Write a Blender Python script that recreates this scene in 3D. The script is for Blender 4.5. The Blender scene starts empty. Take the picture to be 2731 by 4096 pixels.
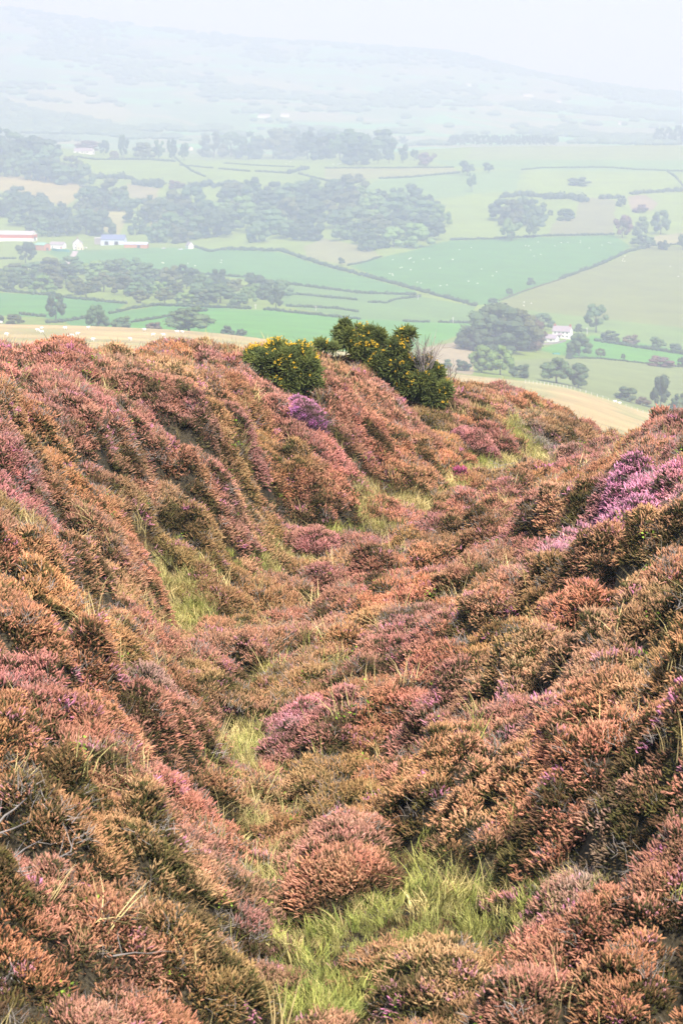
import bpy, math, random
import numpy as np
from mathutils import Vector, Matrix, Euler
C = bpy.context
SC = C.scene
rng = np.random.default_rng(7)
random.seed(7)

# ------------------------------------------------------------------ camera, sky, sun, exposure
F = 9635.0                      # focal length in photo pixels
CX, CY, HORIZON = 1365.5, 2048.0, 300.0
PITCH = math.atan((CY - HORIZON) / F)
cam = bpy.data.cameras.new('camera')
cam.sensor_fit = 'VERTICAL'
cam.sensor_height = 36.0
cam.lens = F / 4096.0 * 36.0
cam.dof.use_dof = True
cam.dof.focus_distance = 42.0
cam.dof.aperture_fstop = 5.6
cam.clip_start = 0.5
cam.clip_end = 40000
cam_o = bpy.data.objects.new('camera', cam)
cam_o.rotation_euler = (math.radians(90) - PITCH, 0, 0)
SC.collection.objects.link(cam_o)
SC.camera = cam_o

SUN_EL, SUN_AZ = math.radians(54), math.radians(158)    # azimuth clockwise from the view direction (+Y)
world = bpy.data.worlds.new('World')
SC.world = world
world.use_nodes = True
wn = world.node_tree
sky = wn.nodes.new('ShaderNodeTexSky')
sky.sky_type = 'NISHITA'
sky.sun_disc = False
sky.sun_elevation = SUN_EL
sky.sun_rotation = SUN_AZ
sky.altitude = 300
sky.air_density = 1.0
sky.ozone_density = 4.0
sky.dust_density = 1.0
wn.links.new(sky.outputs[0], wn.nodes['Background'].inputs[0])
wn.nodes['Background'].inputs[1].default_value = 0.12

sun = bpy.data.lights.new('sun', 'SUN')
sun.energy = 4.6
sun.angle = math.radians(9)
sun.color = (1.0, 0.95, 0.92)
sun_o = bpy.data.objects.new('sun', sun)
sd = Vector((math.sin(SUN_AZ) * math.cos(SUN_EL), math.cos(SUN_AZ) * math.cos(SUN_EL), math.sin(SUN_EL)))
sun_o.rotation_euler = sd.to_track_quat('Z', 'Y').to_euler()
SC.collection.objects.link(sun_o)

SC.view_settings.view_transform = 'Standard'
SC.view_settings.look = 'None'
SC.view_settings.exposure = 1.0
SC.view_settings.gamma = 1.0
SC.cycles.volume_bounces = 2
SC.cycles.max_bounces = 6
SC.cycles.diffuse_bounces = 3
HAZE_DENSITY = 0.00049

# ------------------------------------------------------------------ helpers
def ray(px, py):
    u = (np.asarray(px, float) - CX) / F
    v = (CY - np.asarray(py, float)) / F
    sp, cp = math.sin(PITCH), math.cos(PITCH)
    return u, v * sp + cp, v * cp - sp            # x, y, z

def slope_of(py):                                  # z / y of the ray through image row py
    _, y, z = ray(CX, py)
    return z / y

def az_of(px, py):
    x, y, _ = ray(px, py)
    return x / y

def lnk(o, parent=None):
    SC.collection.objects.link(o)
    if parent is not None:
        o.parent = parent
    return o

def tag(o, label=None, cat=None, group=None, kind=None):
    if label: o['label'] = label
    if cat: o['category'] = cat
    if group: o['group'] = group
    if kind: o['kind'] = kind
    return o

def empty(name, loc, rz=0.0, label=None, cat=None, group=None):
    o = bpy.data.objects.new(name, None)
    o.empty_display_size = 0.3
    o.location = loc
    o.rotation_euler = (0, 0, rz)
    lnk(o)
    return tag(o, label, cat, group)

def mesh_np(name, V, Fc, mats=(), attrs=None, midx=None, smooth=False):
    """V (n,3) array, Fc (m,k) array of indices"""
    me = bpy.data.meshes.new(name)
    V = np.ascontiguousarray(V, np.float32)
    n = len(V)
    me.vertices.add(n)
    me.vertices.foreach_set('co', V.ravel())
    Fc = np.ascontiguousarray(Fc, np.int32)
    m, k = Fc.shape
    me.loops.add(m * k)
    me.loops.foreach_set('vertex_index', Fc.ravel())
    me.polygons.add(m)
    me.polygons.foreach_set('loop_start', np.arange(0, m * k, k, dtype=np.int32))
    if midx is not None:
        me.polygons.foreach_set('material_index', np.ascontiguousarray(midx, np.int32))
    me.polygons.foreach_set('use_smooth', np.full(m, smooth, dtype=bool))
    for mt in mats:
        me.materials.append(mt)
    for an, (ty, dom, arr) in (attrs or {}).items():
        a = me.attributes.new(an, ty, dom)
        arr = np.ascontiguousarray(arr)
        if ty == 'FLOAT_COLOR':
            if arr.shape[1] == 3:
                arr = np.concatenate([arr, np.ones((len(arr), 1))], 1)
            a.data.foreach_set('color', arr.astype(np.float32).ravel())
        elif ty == 'FLOAT_VECTOR':
            a.data.foreach_set('vector', arr.astype(np.float32).ravel())
        elif ty == 'INT':
            a.data.foreach_set('value', arr.astype(np.int32))
        elif ty == 'BOOLEAN':
            a.data.foreach_set('value', arr.astype(bool))
        else:
            a.data.foreach_set('value', arr.astype(np.float32))
    me.update(calc_edges=True)
    return me

class MB:
    """collects boxes, prisms and tubes, then links them as one mesh object"""
    def __init__(s):
        s.v, s.f = [], []
    def add(s, vs, fs):
        b = len(s.v)
        s.v += [tuple(map(float, q)) for q in vs]
        s.f += [tuple(b + i for i in q) for q in fs]
    def box(s, x0, x1, y0, y1, z0, z1):
        s.add([(x0, y0, z0), (x1, y0, z0), (x1, y1, z0), (x0, y1, z0), (x0, y0, z1), (x1, y0, z1), (x1, y1, z1), (x0, y1, z1)],
              [(0, 3, 2, 1), (4, 5, 6, 7), (0, 1, 5, 4), (1, 2, 6, 5), (2, 3, 7, 6), (3, 0, 4, 7)])
    def prism(s, x0, x1, prof):                    # profile in (y, z), swept along x
        n = len(prof)
        vs = [(x0, y, z) for y, z in prof] + [(x1, y, z) for y, z in prof]
        fs = [tuple(range(n))[::-1], tuple(range(n, 2 * n))] + [(i, (i + 1) % n, n + (i + 1) % n, n + i) for i in range(n)]
        s.add(vs, fs)
    def tube(s, pts, rad, sides=6):
        pts = [Vector(p) for p in pts]
        rings = []
        for i, p in enumerate(pts):
            d = (pts[min(i + 1, len(pts) - 1)] - pts[max(i - 1, 0)]).normalized()
            a = d.orthogonal().normalized()
            b = d.cross(a)
            r = rad[i] if hasattr(rad, '__len__') else rad
            rings.append([p + a * (r * math.cos(2 * math.pi * k / sides)) + b * (r * math.sin(2 * math.pi * k / sides)) for k in range(sides)])
        vs = [q for rg in rings for q in rg]
        fs = []
        for i in range(len(pts) - 1):
            for k in range(sides):
                k2 = (k + 1) % sides
                fs.append((i * sides + k, i * sides + k2, (i + 1) * sides + k2, (i + 1) * sides + k))
        fs.append(tuple(range(sides))[::-1])
        fs.append(tuple((len(pts) - 1) * sides + k for k in range(sides)))
        s.add(vs, fs)
    def ball(s, c, r, seg=8, rg=6):
        vs, fs = [], []
        for i in range(rg + 1):
            t = math.pi * i / rg
            for k in range(seg):
                p = 2 * math.pi * k / seg
                vs.append((c[0] + r[0] * math.sin(t) * math.cos(p), c[1] + r[1] * math.sin(t) * math.sin(p), c[2] + r[2] * math.cos(t)))
        for i in range(rg):
            for k in range(seg):
                fs.append((i * seg + k, (i + 1) * seg + k, (i + 1) * seg + (k + 1) % seg, i * seg + (k + 1) % seg))
        s.add(vs, fs)
    def build(s, name, mat, parent=None, smooth=False):
        me = bpy.data.meshes.new(name)
        me.from_pydata(s.v, [], s.f)
        me.materials.append(mat)
        if smooth:
            me.polygons.foreach_set('use_smooth', [True] * len(me.polygons))
        me.update()
        return lnk(bpy.data.objects.new(name, me), parent)

def _hash(i, j, seed):
    h = (i * 374761393 + j * 668265263 + seed * 974634777) & 0xFFFFFFFF
    h = ((h ^ (h >> 13)) * 1274126177) & 0xFFFFFFFF
    return ((h ^ (h >> 16)) & 0xFFFF) / 65535.0

def vnoise(x, y, seed=0):
    x = np.asarray(x, float); y = np.asarray(y, float)
    i = np.floor(x).astype(np.int64); j = np.floor(y).astype(np.int64)
    fx = x - i; fy = y - j
    fx = fx * fx * (3 - 2 * fx); fy = fy * fy * (3 - 2 * fy)
    a = _hash(i, j, seed); b = _hash(i + 1, j, seed); c = _hash(i, j + 1, seed); d = _hash(i + 1, j + 1, seed)
    return (a * (1 - fx) + b * fx) * (1 - fy) + (c * (1 - fx) + d * fx) * fy

def fbm(x, y, seed=0, oct=4):
    s, a, t = 0, 1.0, 0
    for k in range(oct):
        s = s + a * vnoise(np.asarray(x) * 2 ** k + 13.7 * k, np.asarray(y) * 2 ** k + 5.1 * k, seed + k)
        t += a; a *= 0.5
    return s / t

def in_poly(px, py, poly):
    r = np.zeros(px.shape, bool)
    n = len(poly)
    for i in range(n):
        x0, y0 = poly[i]; x1, y1 = poly[(i + 1) % n]
        if y0 == y1: continue
        c = ((y0 > py) != (y1 > py)) & (px < (x1 - x0) * (py - y0) / (y1 - y0) + x0)
        r ^= c
    return r

def sstep(a, b, x):                                # a > b gives a falling step
    t = np.clip((x - a) / (b - a), 0, 1)
    return t * t * (3 - 2 * t)

# ------------------------------------------------------------------ materials
def new_mat(name):
    m = bpy.data.materials.new(name)
    m.use_nodes = True
    b = m.node_tree.nodes['Principled BSDF']
    b.inputs['Roughness'].default_value = 0.9
    b.inputs['Specular IOR Level'].default_value = 0.15
    return m, m.node_tree, b

def N(t, ty, **kw):
    n = t.nodes.new(ty)
    for k, v in kw.items():
        setattr(n, k, v)
    return n

def mix_rgb(t, mode, fac, a, b):
    n = N(t, 'ShaderNodeMix', data_type='RGBA', blend_type=mode)
    for s, v in ((0, fac), (6, a), (7, b)):
        if hasattr(v, 'is_output'): t.links.new(v, n.inputs[s])
        elif s == 0: n.inputs[0].default_value = v
        else: n.inputs[s].default_value = (*v, 1) if len(v) == 3 else v
    return n.outputs[2]

def ramp(t, fac, stops):
    n = N(t, 'ShaderNodeValToRGB')
    e = n.color_ramp.elements
    while len(e) < len(stops): e.new(0.5)
    for q, (p, c) in zip(e, stops):
        q.position = p; q.color = (*c, 1)
    t.links.new(fac, n.inputs[0])
    return n.outputs[0]

def noise(t, scale, detail=4, coord='Object', rough=0.55):
    tc = N(t, 'ShaderNodeTexCoord')
    n = N(t, 'ShaderNodeTexNoise')
    n.inputs['Scale'].default_value = scale
    n.inputs['Detail'].default_value = detail
    n.inputs['Roughness'].default_value = rough
    t.links.new(tc.outputs[coord], n.inputs['Vector'])
    return n.outputs[0]

def attr(t, name, ty='GEOMETRY'):
    n = N(t, 'ShaderNodeAttribute', attribute_name=name)
    n.attribute_type = ty
    return n

def plain(name, c, var=0.15, scale=2.0, rough=0.85):
    m, t, b = new_mat(name)
    f = noise(t, scale)
    lo = tuple(x * (1 - var) for x in c); hi = tuple(min(1, x * (1 + var)) for x in c)
    t.links.new(ramp(t, f, [(0.3, lo), (0.7, hi)]), b.inputs['Base Color'])
    b.inputs['Roughness'].default_value = rough
    return m

def ground_mat():
    m, t, b = new_mat('ground_pasture')
    a = attr(t, 'col')
    f = noise(t, 0.03, 5)
    g = noise(t, 0.25, 4)
    k1 = ramp(t, f, [(0.3, (0.82, 0.82, 0.82)), (0.7, (1.15, 1.15, 1.15))])
    k2 = ramp(t, g, [(0.3, (0.88, 0.88, 0.85)), (0.7, (1.1, 1.1, 1.1))])
    c = mix_rgb(t, 'MULTIPLY', 1.0, a.outputs['Color'], k1)
    c = mix_rgb(t, 'MULTIPLY', 1.0, c, k2)
    t.links.new(c, b.inputs['Base Color'])
    return m

def shoot_mat(name, src):
    """flowering shoot: dark leafy foot, flower-coloured tip"""
    m, t, b = new_mat(name)
    a = attr(t, 'col', src)
    k = attr(t, 'k')
    v = attr(t, 'v')
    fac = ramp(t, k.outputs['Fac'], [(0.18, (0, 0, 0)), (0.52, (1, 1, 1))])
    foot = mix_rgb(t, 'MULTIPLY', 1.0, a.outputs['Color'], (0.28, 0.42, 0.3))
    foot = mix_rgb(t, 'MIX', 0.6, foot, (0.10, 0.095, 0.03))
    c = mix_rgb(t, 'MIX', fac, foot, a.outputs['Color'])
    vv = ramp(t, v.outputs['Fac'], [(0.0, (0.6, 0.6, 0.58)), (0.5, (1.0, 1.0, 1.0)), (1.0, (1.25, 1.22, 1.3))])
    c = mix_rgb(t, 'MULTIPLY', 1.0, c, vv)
    t.links.new(c, b.inputs['Base Color'])
    tr = N(t, 'ShaderNodeBsdfTranslucent')
    t.links.new(c, tr.inputs['Color'])
    ms = N(t, 'ShaderNodeMixShader')
    ms.inputs[0].default_value = 0.2
    t.links.new(b.outputs[0], ms.inputs[1]); t.links.new(tr.outputs[0], ms.inputs[2])
    t.links.new(ms.outputs[0], t.nodes['Material Output'].inputs['Surface'])
    return m

def leaf_mat(name, tint_from_object=True, base=(0.07, 0.1, 0.03)):
    m, t, b = new_mat(name)
    v = attr(t, 'v')
    if tint_from_object:
        oi = N(t, 'ShaderNodeObjectInfo')
        c0 = oi.outputs['Color']
    else:
        rgb = N(t, 'ShaderNodeRGB'); rgb.outputs[0].default_value = (*base, 1); c0 = rgb.outputs[0]
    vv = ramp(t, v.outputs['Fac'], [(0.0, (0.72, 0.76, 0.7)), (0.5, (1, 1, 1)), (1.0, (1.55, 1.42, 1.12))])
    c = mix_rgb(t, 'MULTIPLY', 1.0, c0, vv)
    t.links.new(c, b.inputs['Base Color'])
    return m

M = {
    'ground': ground_mat(),
    'shoot_i': shoot_mat('heather_shoot', 'INSTANCER'),
    'shoot_g': shoot_mat('heather_bush_shoot', 'GEOMETRY'),
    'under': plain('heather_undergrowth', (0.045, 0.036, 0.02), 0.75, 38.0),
    'leaf': leaf_mat('tree_leaf'),
    'bark': plain('bark', (0.09, 0.075, 0.06), 0.3, 3.0),
    'gorse': leaf_mat('gorse_spines', False, (0.115, 0.135, 0.038)),
    'gorse_flower': plain('gorse_flower', (0.72, 0.43, 0.03), 0.15, 6.0),
    'dead': plain('dead_wood', (0.27, 0.23, 0.19), 0.25, 8.0),
    'white': plain('white_render', (0.82, 0.81, 0.78), 0.05, 0.6),
    'cream': plain('cream_render', (0.78, 0.68, 0.5), 0.06, 0.6),
    'slate': plain('slate_roof', (0.30, 0.26, 0.28), 0.15, 1.2),
    'grey_roof': plain('grey_sheet_roof', (0.42, 0.39, 0.38), 0.08, 0.6),
    'green_roof': plain('green_sheet_roof', (0.22, 0.4, 0.3), 0.1, 0.6),
    'blue_roof': plain('blue_slate_roof', (0.14, 0.17, 0.28), 0.1, 0.6),
    'pale_blue': plain('pale_blue_sheet', (0.55, 0.62, 0.75), 0.06, 0.6),
    'red': plain('red_cladding', (0.5, 0.12, 0.07), 0.12, 0.6),
    'brick': plain('orange_brick', (0.48, 0.2, 0.1), 0.15, 1.5),
    'chimney': plain('red_brick_chimney', (0.35, 0.12, 0.09), 0.15, 2.0),
    'stone': plain('grey_stone', (0.3, 0.27, 0.25), 0.25, 1.5),
    'teal': plain('teal_board', (0.08, 0.3, 0.26), 0.1, 0.8),
    'glass': plain('dark_window', (0.03, 0.035, 0.05), 0.2, 1.0, 0.15),
    'dark': plain('dark_opening', (0.03, 0.03, 0.035), 0.2, 1.0),
    'door_red': plain('red_door', (0.35, 0.05, 0.05), 0.1, 1.0),
    'pole': plain('weathered_pole', (0.62, 0.6, 0.55), 0.1, 1.0),
    'wool': plain('sheep_wool', (0.85, 0.82, 0.74), 0.06, 4.0),
    'tyre': plain('black_rubber', (0.03, 0.03, 0.03), 0.1, 4.0),
    'car_white': plain('white_car_paint', (0.8, 0.8, 0.82), 0.03, 1.0, 0.3),
    'track': plain('gravel_track', (0.42, 0.35, 0.33), 0.12, 0.5),
}

# ------------------------------------------------------------------ terrain
FG = [(-300,4096,14.2),(0,4096,14.5),(400,4096,15),(800,4096,15.8),(1150,4096,16.2),(1400,4096,16.4),(1800,4096,16),(2300,4096,15.2),(2731,4096,14.5),(3050,4096,14),
 (0,4500,12.6),(1366,4500,13.9),(2731,4500,12.6),
 (1250,3800,18.3),(1100,3500,20.7),(1000,3250,23.3),
 (-300,3500,16.6),(0,3500,16.4),(500,3500,17.9),(800,3500,19),(-300,3000,18.2),(0,3000,19),(400,3000,20.8),(700,3000,23.2),(-300,2600,20.9),(0,2600,22),(400,2600,24.6),(650,2600,28.5),
 (-300,2250,24),(0,2250,25.2),(300,2270,28.3),(480,2370,31.5),(350,2140,34.5),(150,2080,32),(0,2000,30.2),
 (500,2000,36.5),(800,2050,38.5),(1000,2180,40),(1150,2050,44),(1350,2020,45),
 (-300,1700,32.8),(0,1700,34.2),(500,1700,40),(900,1700,43.5),(1250,1800,46),(1500,1850,48),
 (-300,1450,37.5),(0,1450,39),(500,1450,44.5),(900,1450,48),(1200,1450,50),(1450,1490,52),(1600,1610,53),(1800,1700,53),(1900,1850,51),
 (-400,1370,40),(0,1375,41.5),(300,1385,44.5),(600,1390,47.5),(900,1385,50.5),(1200,1370,53),(1350,1405,54.5),(1600,1485,57),(1800,1535,59),(2000,1545,61),(2200,1600,61),(2350,1720,60),(2420,1765,58),
 (2050,1660,57),(2250,1760,57),(2100,1830,53.5),(2300,1810,55),
 (0,1425,48),(500,1440,54),(1000,1440,58),(1300,1445,60),(1700,1560,66),(2000,1590,68),(2300,1750,68),(2450,1820,66),(-500,1425,48),
 (0,1480,70),(700,1490,76),(1366,1540,80),(2000,1700,85),(2400,1850,88),(2731,1880,80),(-500,1480,70),(3200,1850,80),
 (2480,1770,53),(2560,1735,49),(2650,1680,46),(2731,1660,44),(3100,1580,42),(2731,1740,52),(3100,1680,50),(2600,1800,58),
 (2731,1900,31.5),(2500,1900,37),(2250,1900,45.5),(2731,2200,25.6),(2400,2150,30),(2000,2150,37.2),(1700,2200,38.8),(1400,2250,39.5),(2731,2600,21.2),(2300,2600,24.2),(1900,2600,27.4),(1500,2600,30.3),(1200,2600,31.8),
 (3050,2200,23.5),(3050,2600,19.6),(3050,3000,16.8),(3050,3500,15.2),
 (2731,3000,18),(2300,3000,20.3),(1900,3000,22.9),(1500,3000,25.2),(1200,3000,26.3),(2400,3300,18.7),(2731,3300,16.8),(2000,3350,20.2),(1600,3350,20.8),(1300,3350,21),(2731,3700,16.3),(2200,3700,17.2),(1700,3700,18),
 (1000,2850,28.8),(850,2600,33),(700,2400,36.3),(1000,2280,39.3),(1250,2200,41.8),(1500,2080,45),(1750,1980,47.8),(2050,1880,50.5),(2350,1800,55.5)]
FG = np.array(FG, float)
fg_az = az_of(FG[:, 0], FG[:, 1])
KA, KL = F / 1000.0, 2.0
fg_P = np.stack([fg_az * KA, KL * np.log(FG[:, 2])], 1)
fg_e = slope_of(FG[:, 1]) - np.where(FG[:, 2] > 36, 0.42, 0.32) / FG[:, 2]      # the heather stands on this ground
def _phi(r):
    return np.where(r > 1e-9, r * r * np.log(np.maximum(r, 1e-9)), 0.0)
_n = len(fg_P)
_D = np.linalg.norm(fg_P[:, None] - fg_P[None], axis=2)
_A = np.zeros((_n + 3, _n + 3))
_A[:_n, :_n] = _phi(_D) + np.eye(_n) * 0.004
_A[:_n, _n] = 1; _A[:_n, _n + 1:] = fg_P
_A[_n:, :_n] = _A[:_n, _n:].T
_w = np.linalg.solve(_A, np.concatenate([fg_e, np.zeros(3)]))
def fg_slope(az, y):
    az = np.asarray(az, float); y = np.asarray(y, float)
    sh = np.broadcast(az, y).shape
    P = np.stack([(np.broadcast_to(az, sh) * KA).ravel(), KL * np.log(np.broadcast_to(y, sh)).ravel()], 1)
    out = np.empty(len(P))
    for s in range(0, len(P), 20000):
        q = P[s:s + 20000]
        d = np.sqrt((q[:, None, 0] - fg_P[None, :, 0]) ** 2 + (q[:, None, 1] - fg_P[None, :, 1]) ** 2)
        out[s:s + 20000] = _phi(d) @ _w[:_n] + _w[_n] + q @ _w[_n + 1:]
    return out.reshape(sh)

BGC = {
 0: [(60,1490),(100,1450),(300,1420),(600,1375),(800,1350),(950,1292),(1060,1312),(1200,1310),(1350,1270),(1500,1220),(1800,1150),(2100,1080),(2400,1000),(2600,930),(2800,830),(3000,720),(3150,640),(3300,585),(3600,600),(4200,585),(4800,510),(5500,410),(6500,280),(7300,150),(8000,20),(8600,60),(9600,160)],
 450: [(60,1510),(100,1470),(300,1440),(600,1390),(800,1358),(950,1304),(1060,1325),(1200,1315),(1350,1270),(1500,1225),(1800,1150),(2100,1075),(2400,1000),(2600,920),(2800,820),(3000,720),(3200,640),(3400,605),(3700,612),(4200,590),(4800,520),(5500,430),(6500,310),(7300,190),(8000,75),(8600,110),(9600,200)],
 900: [(60,1530),(100,1500),(300,1460),(600,1420),(800,1385),(950,1333),(1060,1350),(1200,1325),(1350,1280),(1500,1230),(1800,1150),(2100,1070),(2400,990),(2600,900),(2800,790),(3000,690),(3250,652),(3500,642),(3800,648),(4300,590),(4800,540),(5500,440),(6500,330),(7300,230),(8000,132),(8600,160),(9600,250)],
 1366: [(60,1600),(100,1570),(300,1510),(600,1460),(800,1440),(950,1405),(1060,1410),(1250,1350),(1500,1260),(1800,1170),(2100,1080),(2400,960),(2600,860),(2800,770),(3000,700),(3250,640),(3500,622),(3800,640),(4300,590),(4800,540),(5500,460),(6500,360),(7300,260),(7900,172),(8600,200),(9600,280)],
 1800: [(60,1720),(100,1680),(300,1610),(600,1545),(800,1520),(950,1495),(1060,1495),(1250,1440),(1500,1320),(1800,1190),(2100,1070),(2400,950),(2600,880),(2800,780),(3000,700),(3300,620),(3600,584),(3850,602),(4400,580),(4800,545),(5500,470),(6500,380),(7200,290),(7700,205),(8600,240),(9600,300)],
 2250: [(60,1880),(100,1850),(300,1760),(500,1690),(700,1620),(950,1545),(1060,1553),(1200,1505),(1350,1440),(1500,1370),(1800,1230),(2100,1090),(2400,950),(2600,870),(2800,790),(3000,720),(3300,640),(3600,580),(3850,600),(4400,575),(4800,550),(5500,490),(6500,410),(7500,308),(8200,350),(9600,400)],
 2731: [(60,1950),(100,1930),(300,1870),(500,1830),(700,1760),(950,1690),(1060,1690),(1200,1600),(1350,1500),(1500,1420),(1800,1260),(2100,1100),(2400,970),(2600,880),(2800,800),(3000,730),(3300,650),(3600,575),(3850,600),(4400,580),(4800,560),(5500,510),(6500,450),(7500,378),(8200,410),(9600,450)]}
BGC[-600] = [(y, p - (12 if 900 < y < 1100 else 0)) for y, p in BGC[0]]
BGC[3331] = [(y, p + (60 if 300 < y < 1300 else 20)) for y, p in BGC[2731]]
_cols = sorted(BGC)
_ly = np.linspace(math.log(50), math.log(9600), 900)
_tab = []
for c in _cols:
    a = np.array(BGC[c], float)
    p = np.interp(_ly, np.log(a[:, 0]), a[:, 1])
    kx = np.arange(-14, 15); kk = np.exp(-(kx / 5.0) ** 2); kk /= kk.sum()
    w = np.convolve(np.pad(p, 14, mode='edge'), kk, 'valid')
    _tab.append(w)
_tab = np.array(_tab)
def bg_row(az, y):
    """photo row at which the distant ground stands, before undulation"""
    px = np.asarray(az) * F * 1.006 + CX
    y = np.asarray(y, float)
    sh = np.broadcast(px, y).shape
    px = np.broadcast_to(px, sh); y = np.broadcast_to(y, sh)
    t = (np.log(np.clip(y, 50, 9600)) - _ly[0]) / (_ly[1] - _ly[0])
    i = np.clip(t.astype(int), 0, len(_ly) - 2); ft = t - i
    cc = np.array(_cols, float)
    j = np.clip(np.searchsorted(cc, px) - 1, 0, len(cc) - 2)
    s = np.clip((px - cc[j]) / (cc[j + 1] - cc[j]), 0, 1)
    def val(jj):
        jj = np.clip(jj, 0, len(cc) - 1)
        return _tab[jj, i] * (1 - ft) + _tab[jj, i + 1] * ft
    p0, p1, p2, p3 = val(j - 1), val(j), val(j + 1), val(j + 2)
    m1 = (p2 - p0) * 0.5; m2 = (p3 - p1) * 0.5
    s2, s3 = s * s, s * s * s
    return (2 * s3 - 3 * s2 + 1) * p1 + (s3 - 2 * s2 + s) * m1 + (-2 * s3 + 3 * s2) * p2 + (s3 - s2) * m2
def bg_slope(az, y):
    row = bg_row(az, y)
    und = (fbm(np.asarray(az) * 60, np.log(y) * 14, 3, 3) - 0.5) * 14 * sstep(1300, 2200, y)
    return slope_of(row + und)
def ground_z(x, y):
    x = np.asarray(x, float); y = np.asarray(y, float)
    az = x / y
    w = sstep(66, 95, y)
    e = np.zeros(np.broadcast(az, y).shape)
    near = w < 1; far = w > 0
    azb = np.broadcast_to(az, e.shape); yb = np.broadcast_to(y, e.shape)
    if near.any(): e[near] += (1 - w[near]) * fg_slope(azb[near], yb[near])
    if far.any(): e[far] += w[far] * bg_slope(azb[far], yb[far])
    return e * y
_hy_fg = np.exp(np.linspace(math.log(12), math.log(64), 700))
_hy_bg = np.exp(np.linspace(math.log(300), math.log(9000), 2600))
def hit(px, py, far=True, ymin=0, ymax=1e9, lift=0.0):
    """first visible ground point under a photo pixel"""
    az = float(az_of(px, py)); e = float(slope_of(py))
    ys = _hy_bg if far else _hy_fg
    ys = ys[(ys >= ymin) & (ys <= ymax)]
    g = bg_slope(az, ys) if far else fg_slope(az, ys) + lift / ys
    k = np.nonzero(g >= e)[0]
    i = k[0] if len(k) else int(np.argmax(g))
    y = float(ys[i])
    if i > 0 and len(k):
        d0, d1 = g[i - 1] - e, g[i] - e
        y = float(ys[i - 1] + (ys[i] - ys[i - 1]) * (-d0) / (d1 - d0 + 1e-12))
    x = az * y
    return Vector((x, y, float(ground_z(np.array([x]), np.array([y]))[0])))
def row_of(x, y, z):
    sp, cp = math.sin(PITCH), math.cos(PITCH)
    f = y * cp - z * sp
    return CY - F * (y * sp + z * cp) / f, CX + F * x / f

# fields: photo outlines turned into ground colour
G_HILL = (0.24, 0.33, 0.05); G_VIV = (0.12, 0.33, 0.04); G_TEAL = (0.105, 0.26, 0.045); G_YEL = (0.225, 0.26, 0.065); G_TAN = (0.42, 0.31, 0.14)
FIELDS = [
 ([(1400,1066),(1530,1030),(1800,962),(2450,940),(2520,985),(2400,1058),(1990,1208),(1900,1222),(1660,1160)], G_TEAL),
 ([(1990,1208),(2400,1058),(2600,985),(2800,985),(2800,1420),(2480,1350),(2150,1280),(2000,1260)], G_YEL),
 ([(2100,1240),(2800,1320),(2800,1420),(2480,1365),(2150,1300)], (0.20, 0.31, 0.065)),
 ([(300,1320),(480,1288),(650,1265),(830,1243),(1060,1238),(1440,1276),(1880,1296),(1860,1330),(1760,1370),(1500,1440),(860,1380)], G_VIV),
 ([(-100,1165),(190,1181),(500,1216),(440,1256),(260,1286),(180,1270),(-100,1255)], (0.11, 0.29, 0.055)),
 ([(440,1256),(640,1222),(1000,1236),(823,1244),(695,1263),(529,1290),(300,1310),(260,1286)], (0.11, 0.28, 0.055)),
 ([(2150,1400),(2260,1362),(2370,1340),(2560,1372),(2800,1412),(2800,1466),(2500,1442),(2280,1428)], G_VIV),
 ([(2040,1440),(2280,1428),(2500,1442),(2800,1466),(2800,1720),(2400,1620),(2100,1530)], (0.23, 0.29, 0.085)),
 ([(1700,1390),(1840,1365),(1900,1420),(1890,1500),(1700,1500)], (0.40, 0.33, 0.18)),
 ([(140,990),(380,1000),(600,990),(1000,1000),(1120,1010),(1290,1065),(1480,1115),(1660,1165),(1655,1180),(1440,1172),(1000,1118),(720,1090),(574,1080),(300,1060)], (0.12, 0.28, 0.06)),
 ([(1000,1120),(1660,1182),(1900,1226),(1880,1296),(1430,1276),(1140,1225)], (0.16, 0.28, 0.07)),
 ([(1215,985),(1300,955),(1480,990),(1520,1025),(1390,1062),(1230,1030)], (0.30, 0.31, 0.12)),
 ([(-100,700),(180,705),(350,745),(300,800),(250,832),(190,800),(-100,745)], (0.40, 0.34, 0.12)),
 ([(430,835),(540,850),(500,880),(480,940),(430,930),(440,880)], (0.38, 0.36, 0.13)),
 ([(510,735),(640,755),(620,800),(520,790)], (0.34, 0.31, 0.14)),
 ([(360,820),(440,850),(430,930),(370,900)], (0.38, 0.36, 0.13)),
 ([(600,870),(640,880),(640,940),(600,930)], (0.38, 0.36, 0.13)),
 ([(2320,785),(2460,800),(2450,938),(2180,942),(2230,880),(2300,870)], (0.25, 0.26, 0.10)),
 ([(2508,783),(2580,780),(2634,815),(2600,842),(2520,835)], (0.34, 0.27, 0.15)),
 ([(2616,945),(2800,920),(2800,975),(2600,985)], (0.36, 0.35, 0.15)),
 ([(1300,673),(1813,670),(1836,692),(1595,712),(1300,723)], (0.29, 0.31, 0.09)),
 ([(1519,714),(1836,692),(2086,680),(2060,760),(1700,800),(1434,761)], (0.20, 0.32, 0.08)),
 ([(1900,583),(2731,580),(2800,640),(1850,640)], (0.26, 0.32, 0.09)),
 ([(1700,640),(2800,640),(2800,690),(2086,680),(1813,668)], (0.20, 0.33, 0.08)),
 ([(640,510+20),(830,545),(820,600),(600,590)], (0.2, 0.36, 0.1)),
]
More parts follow.
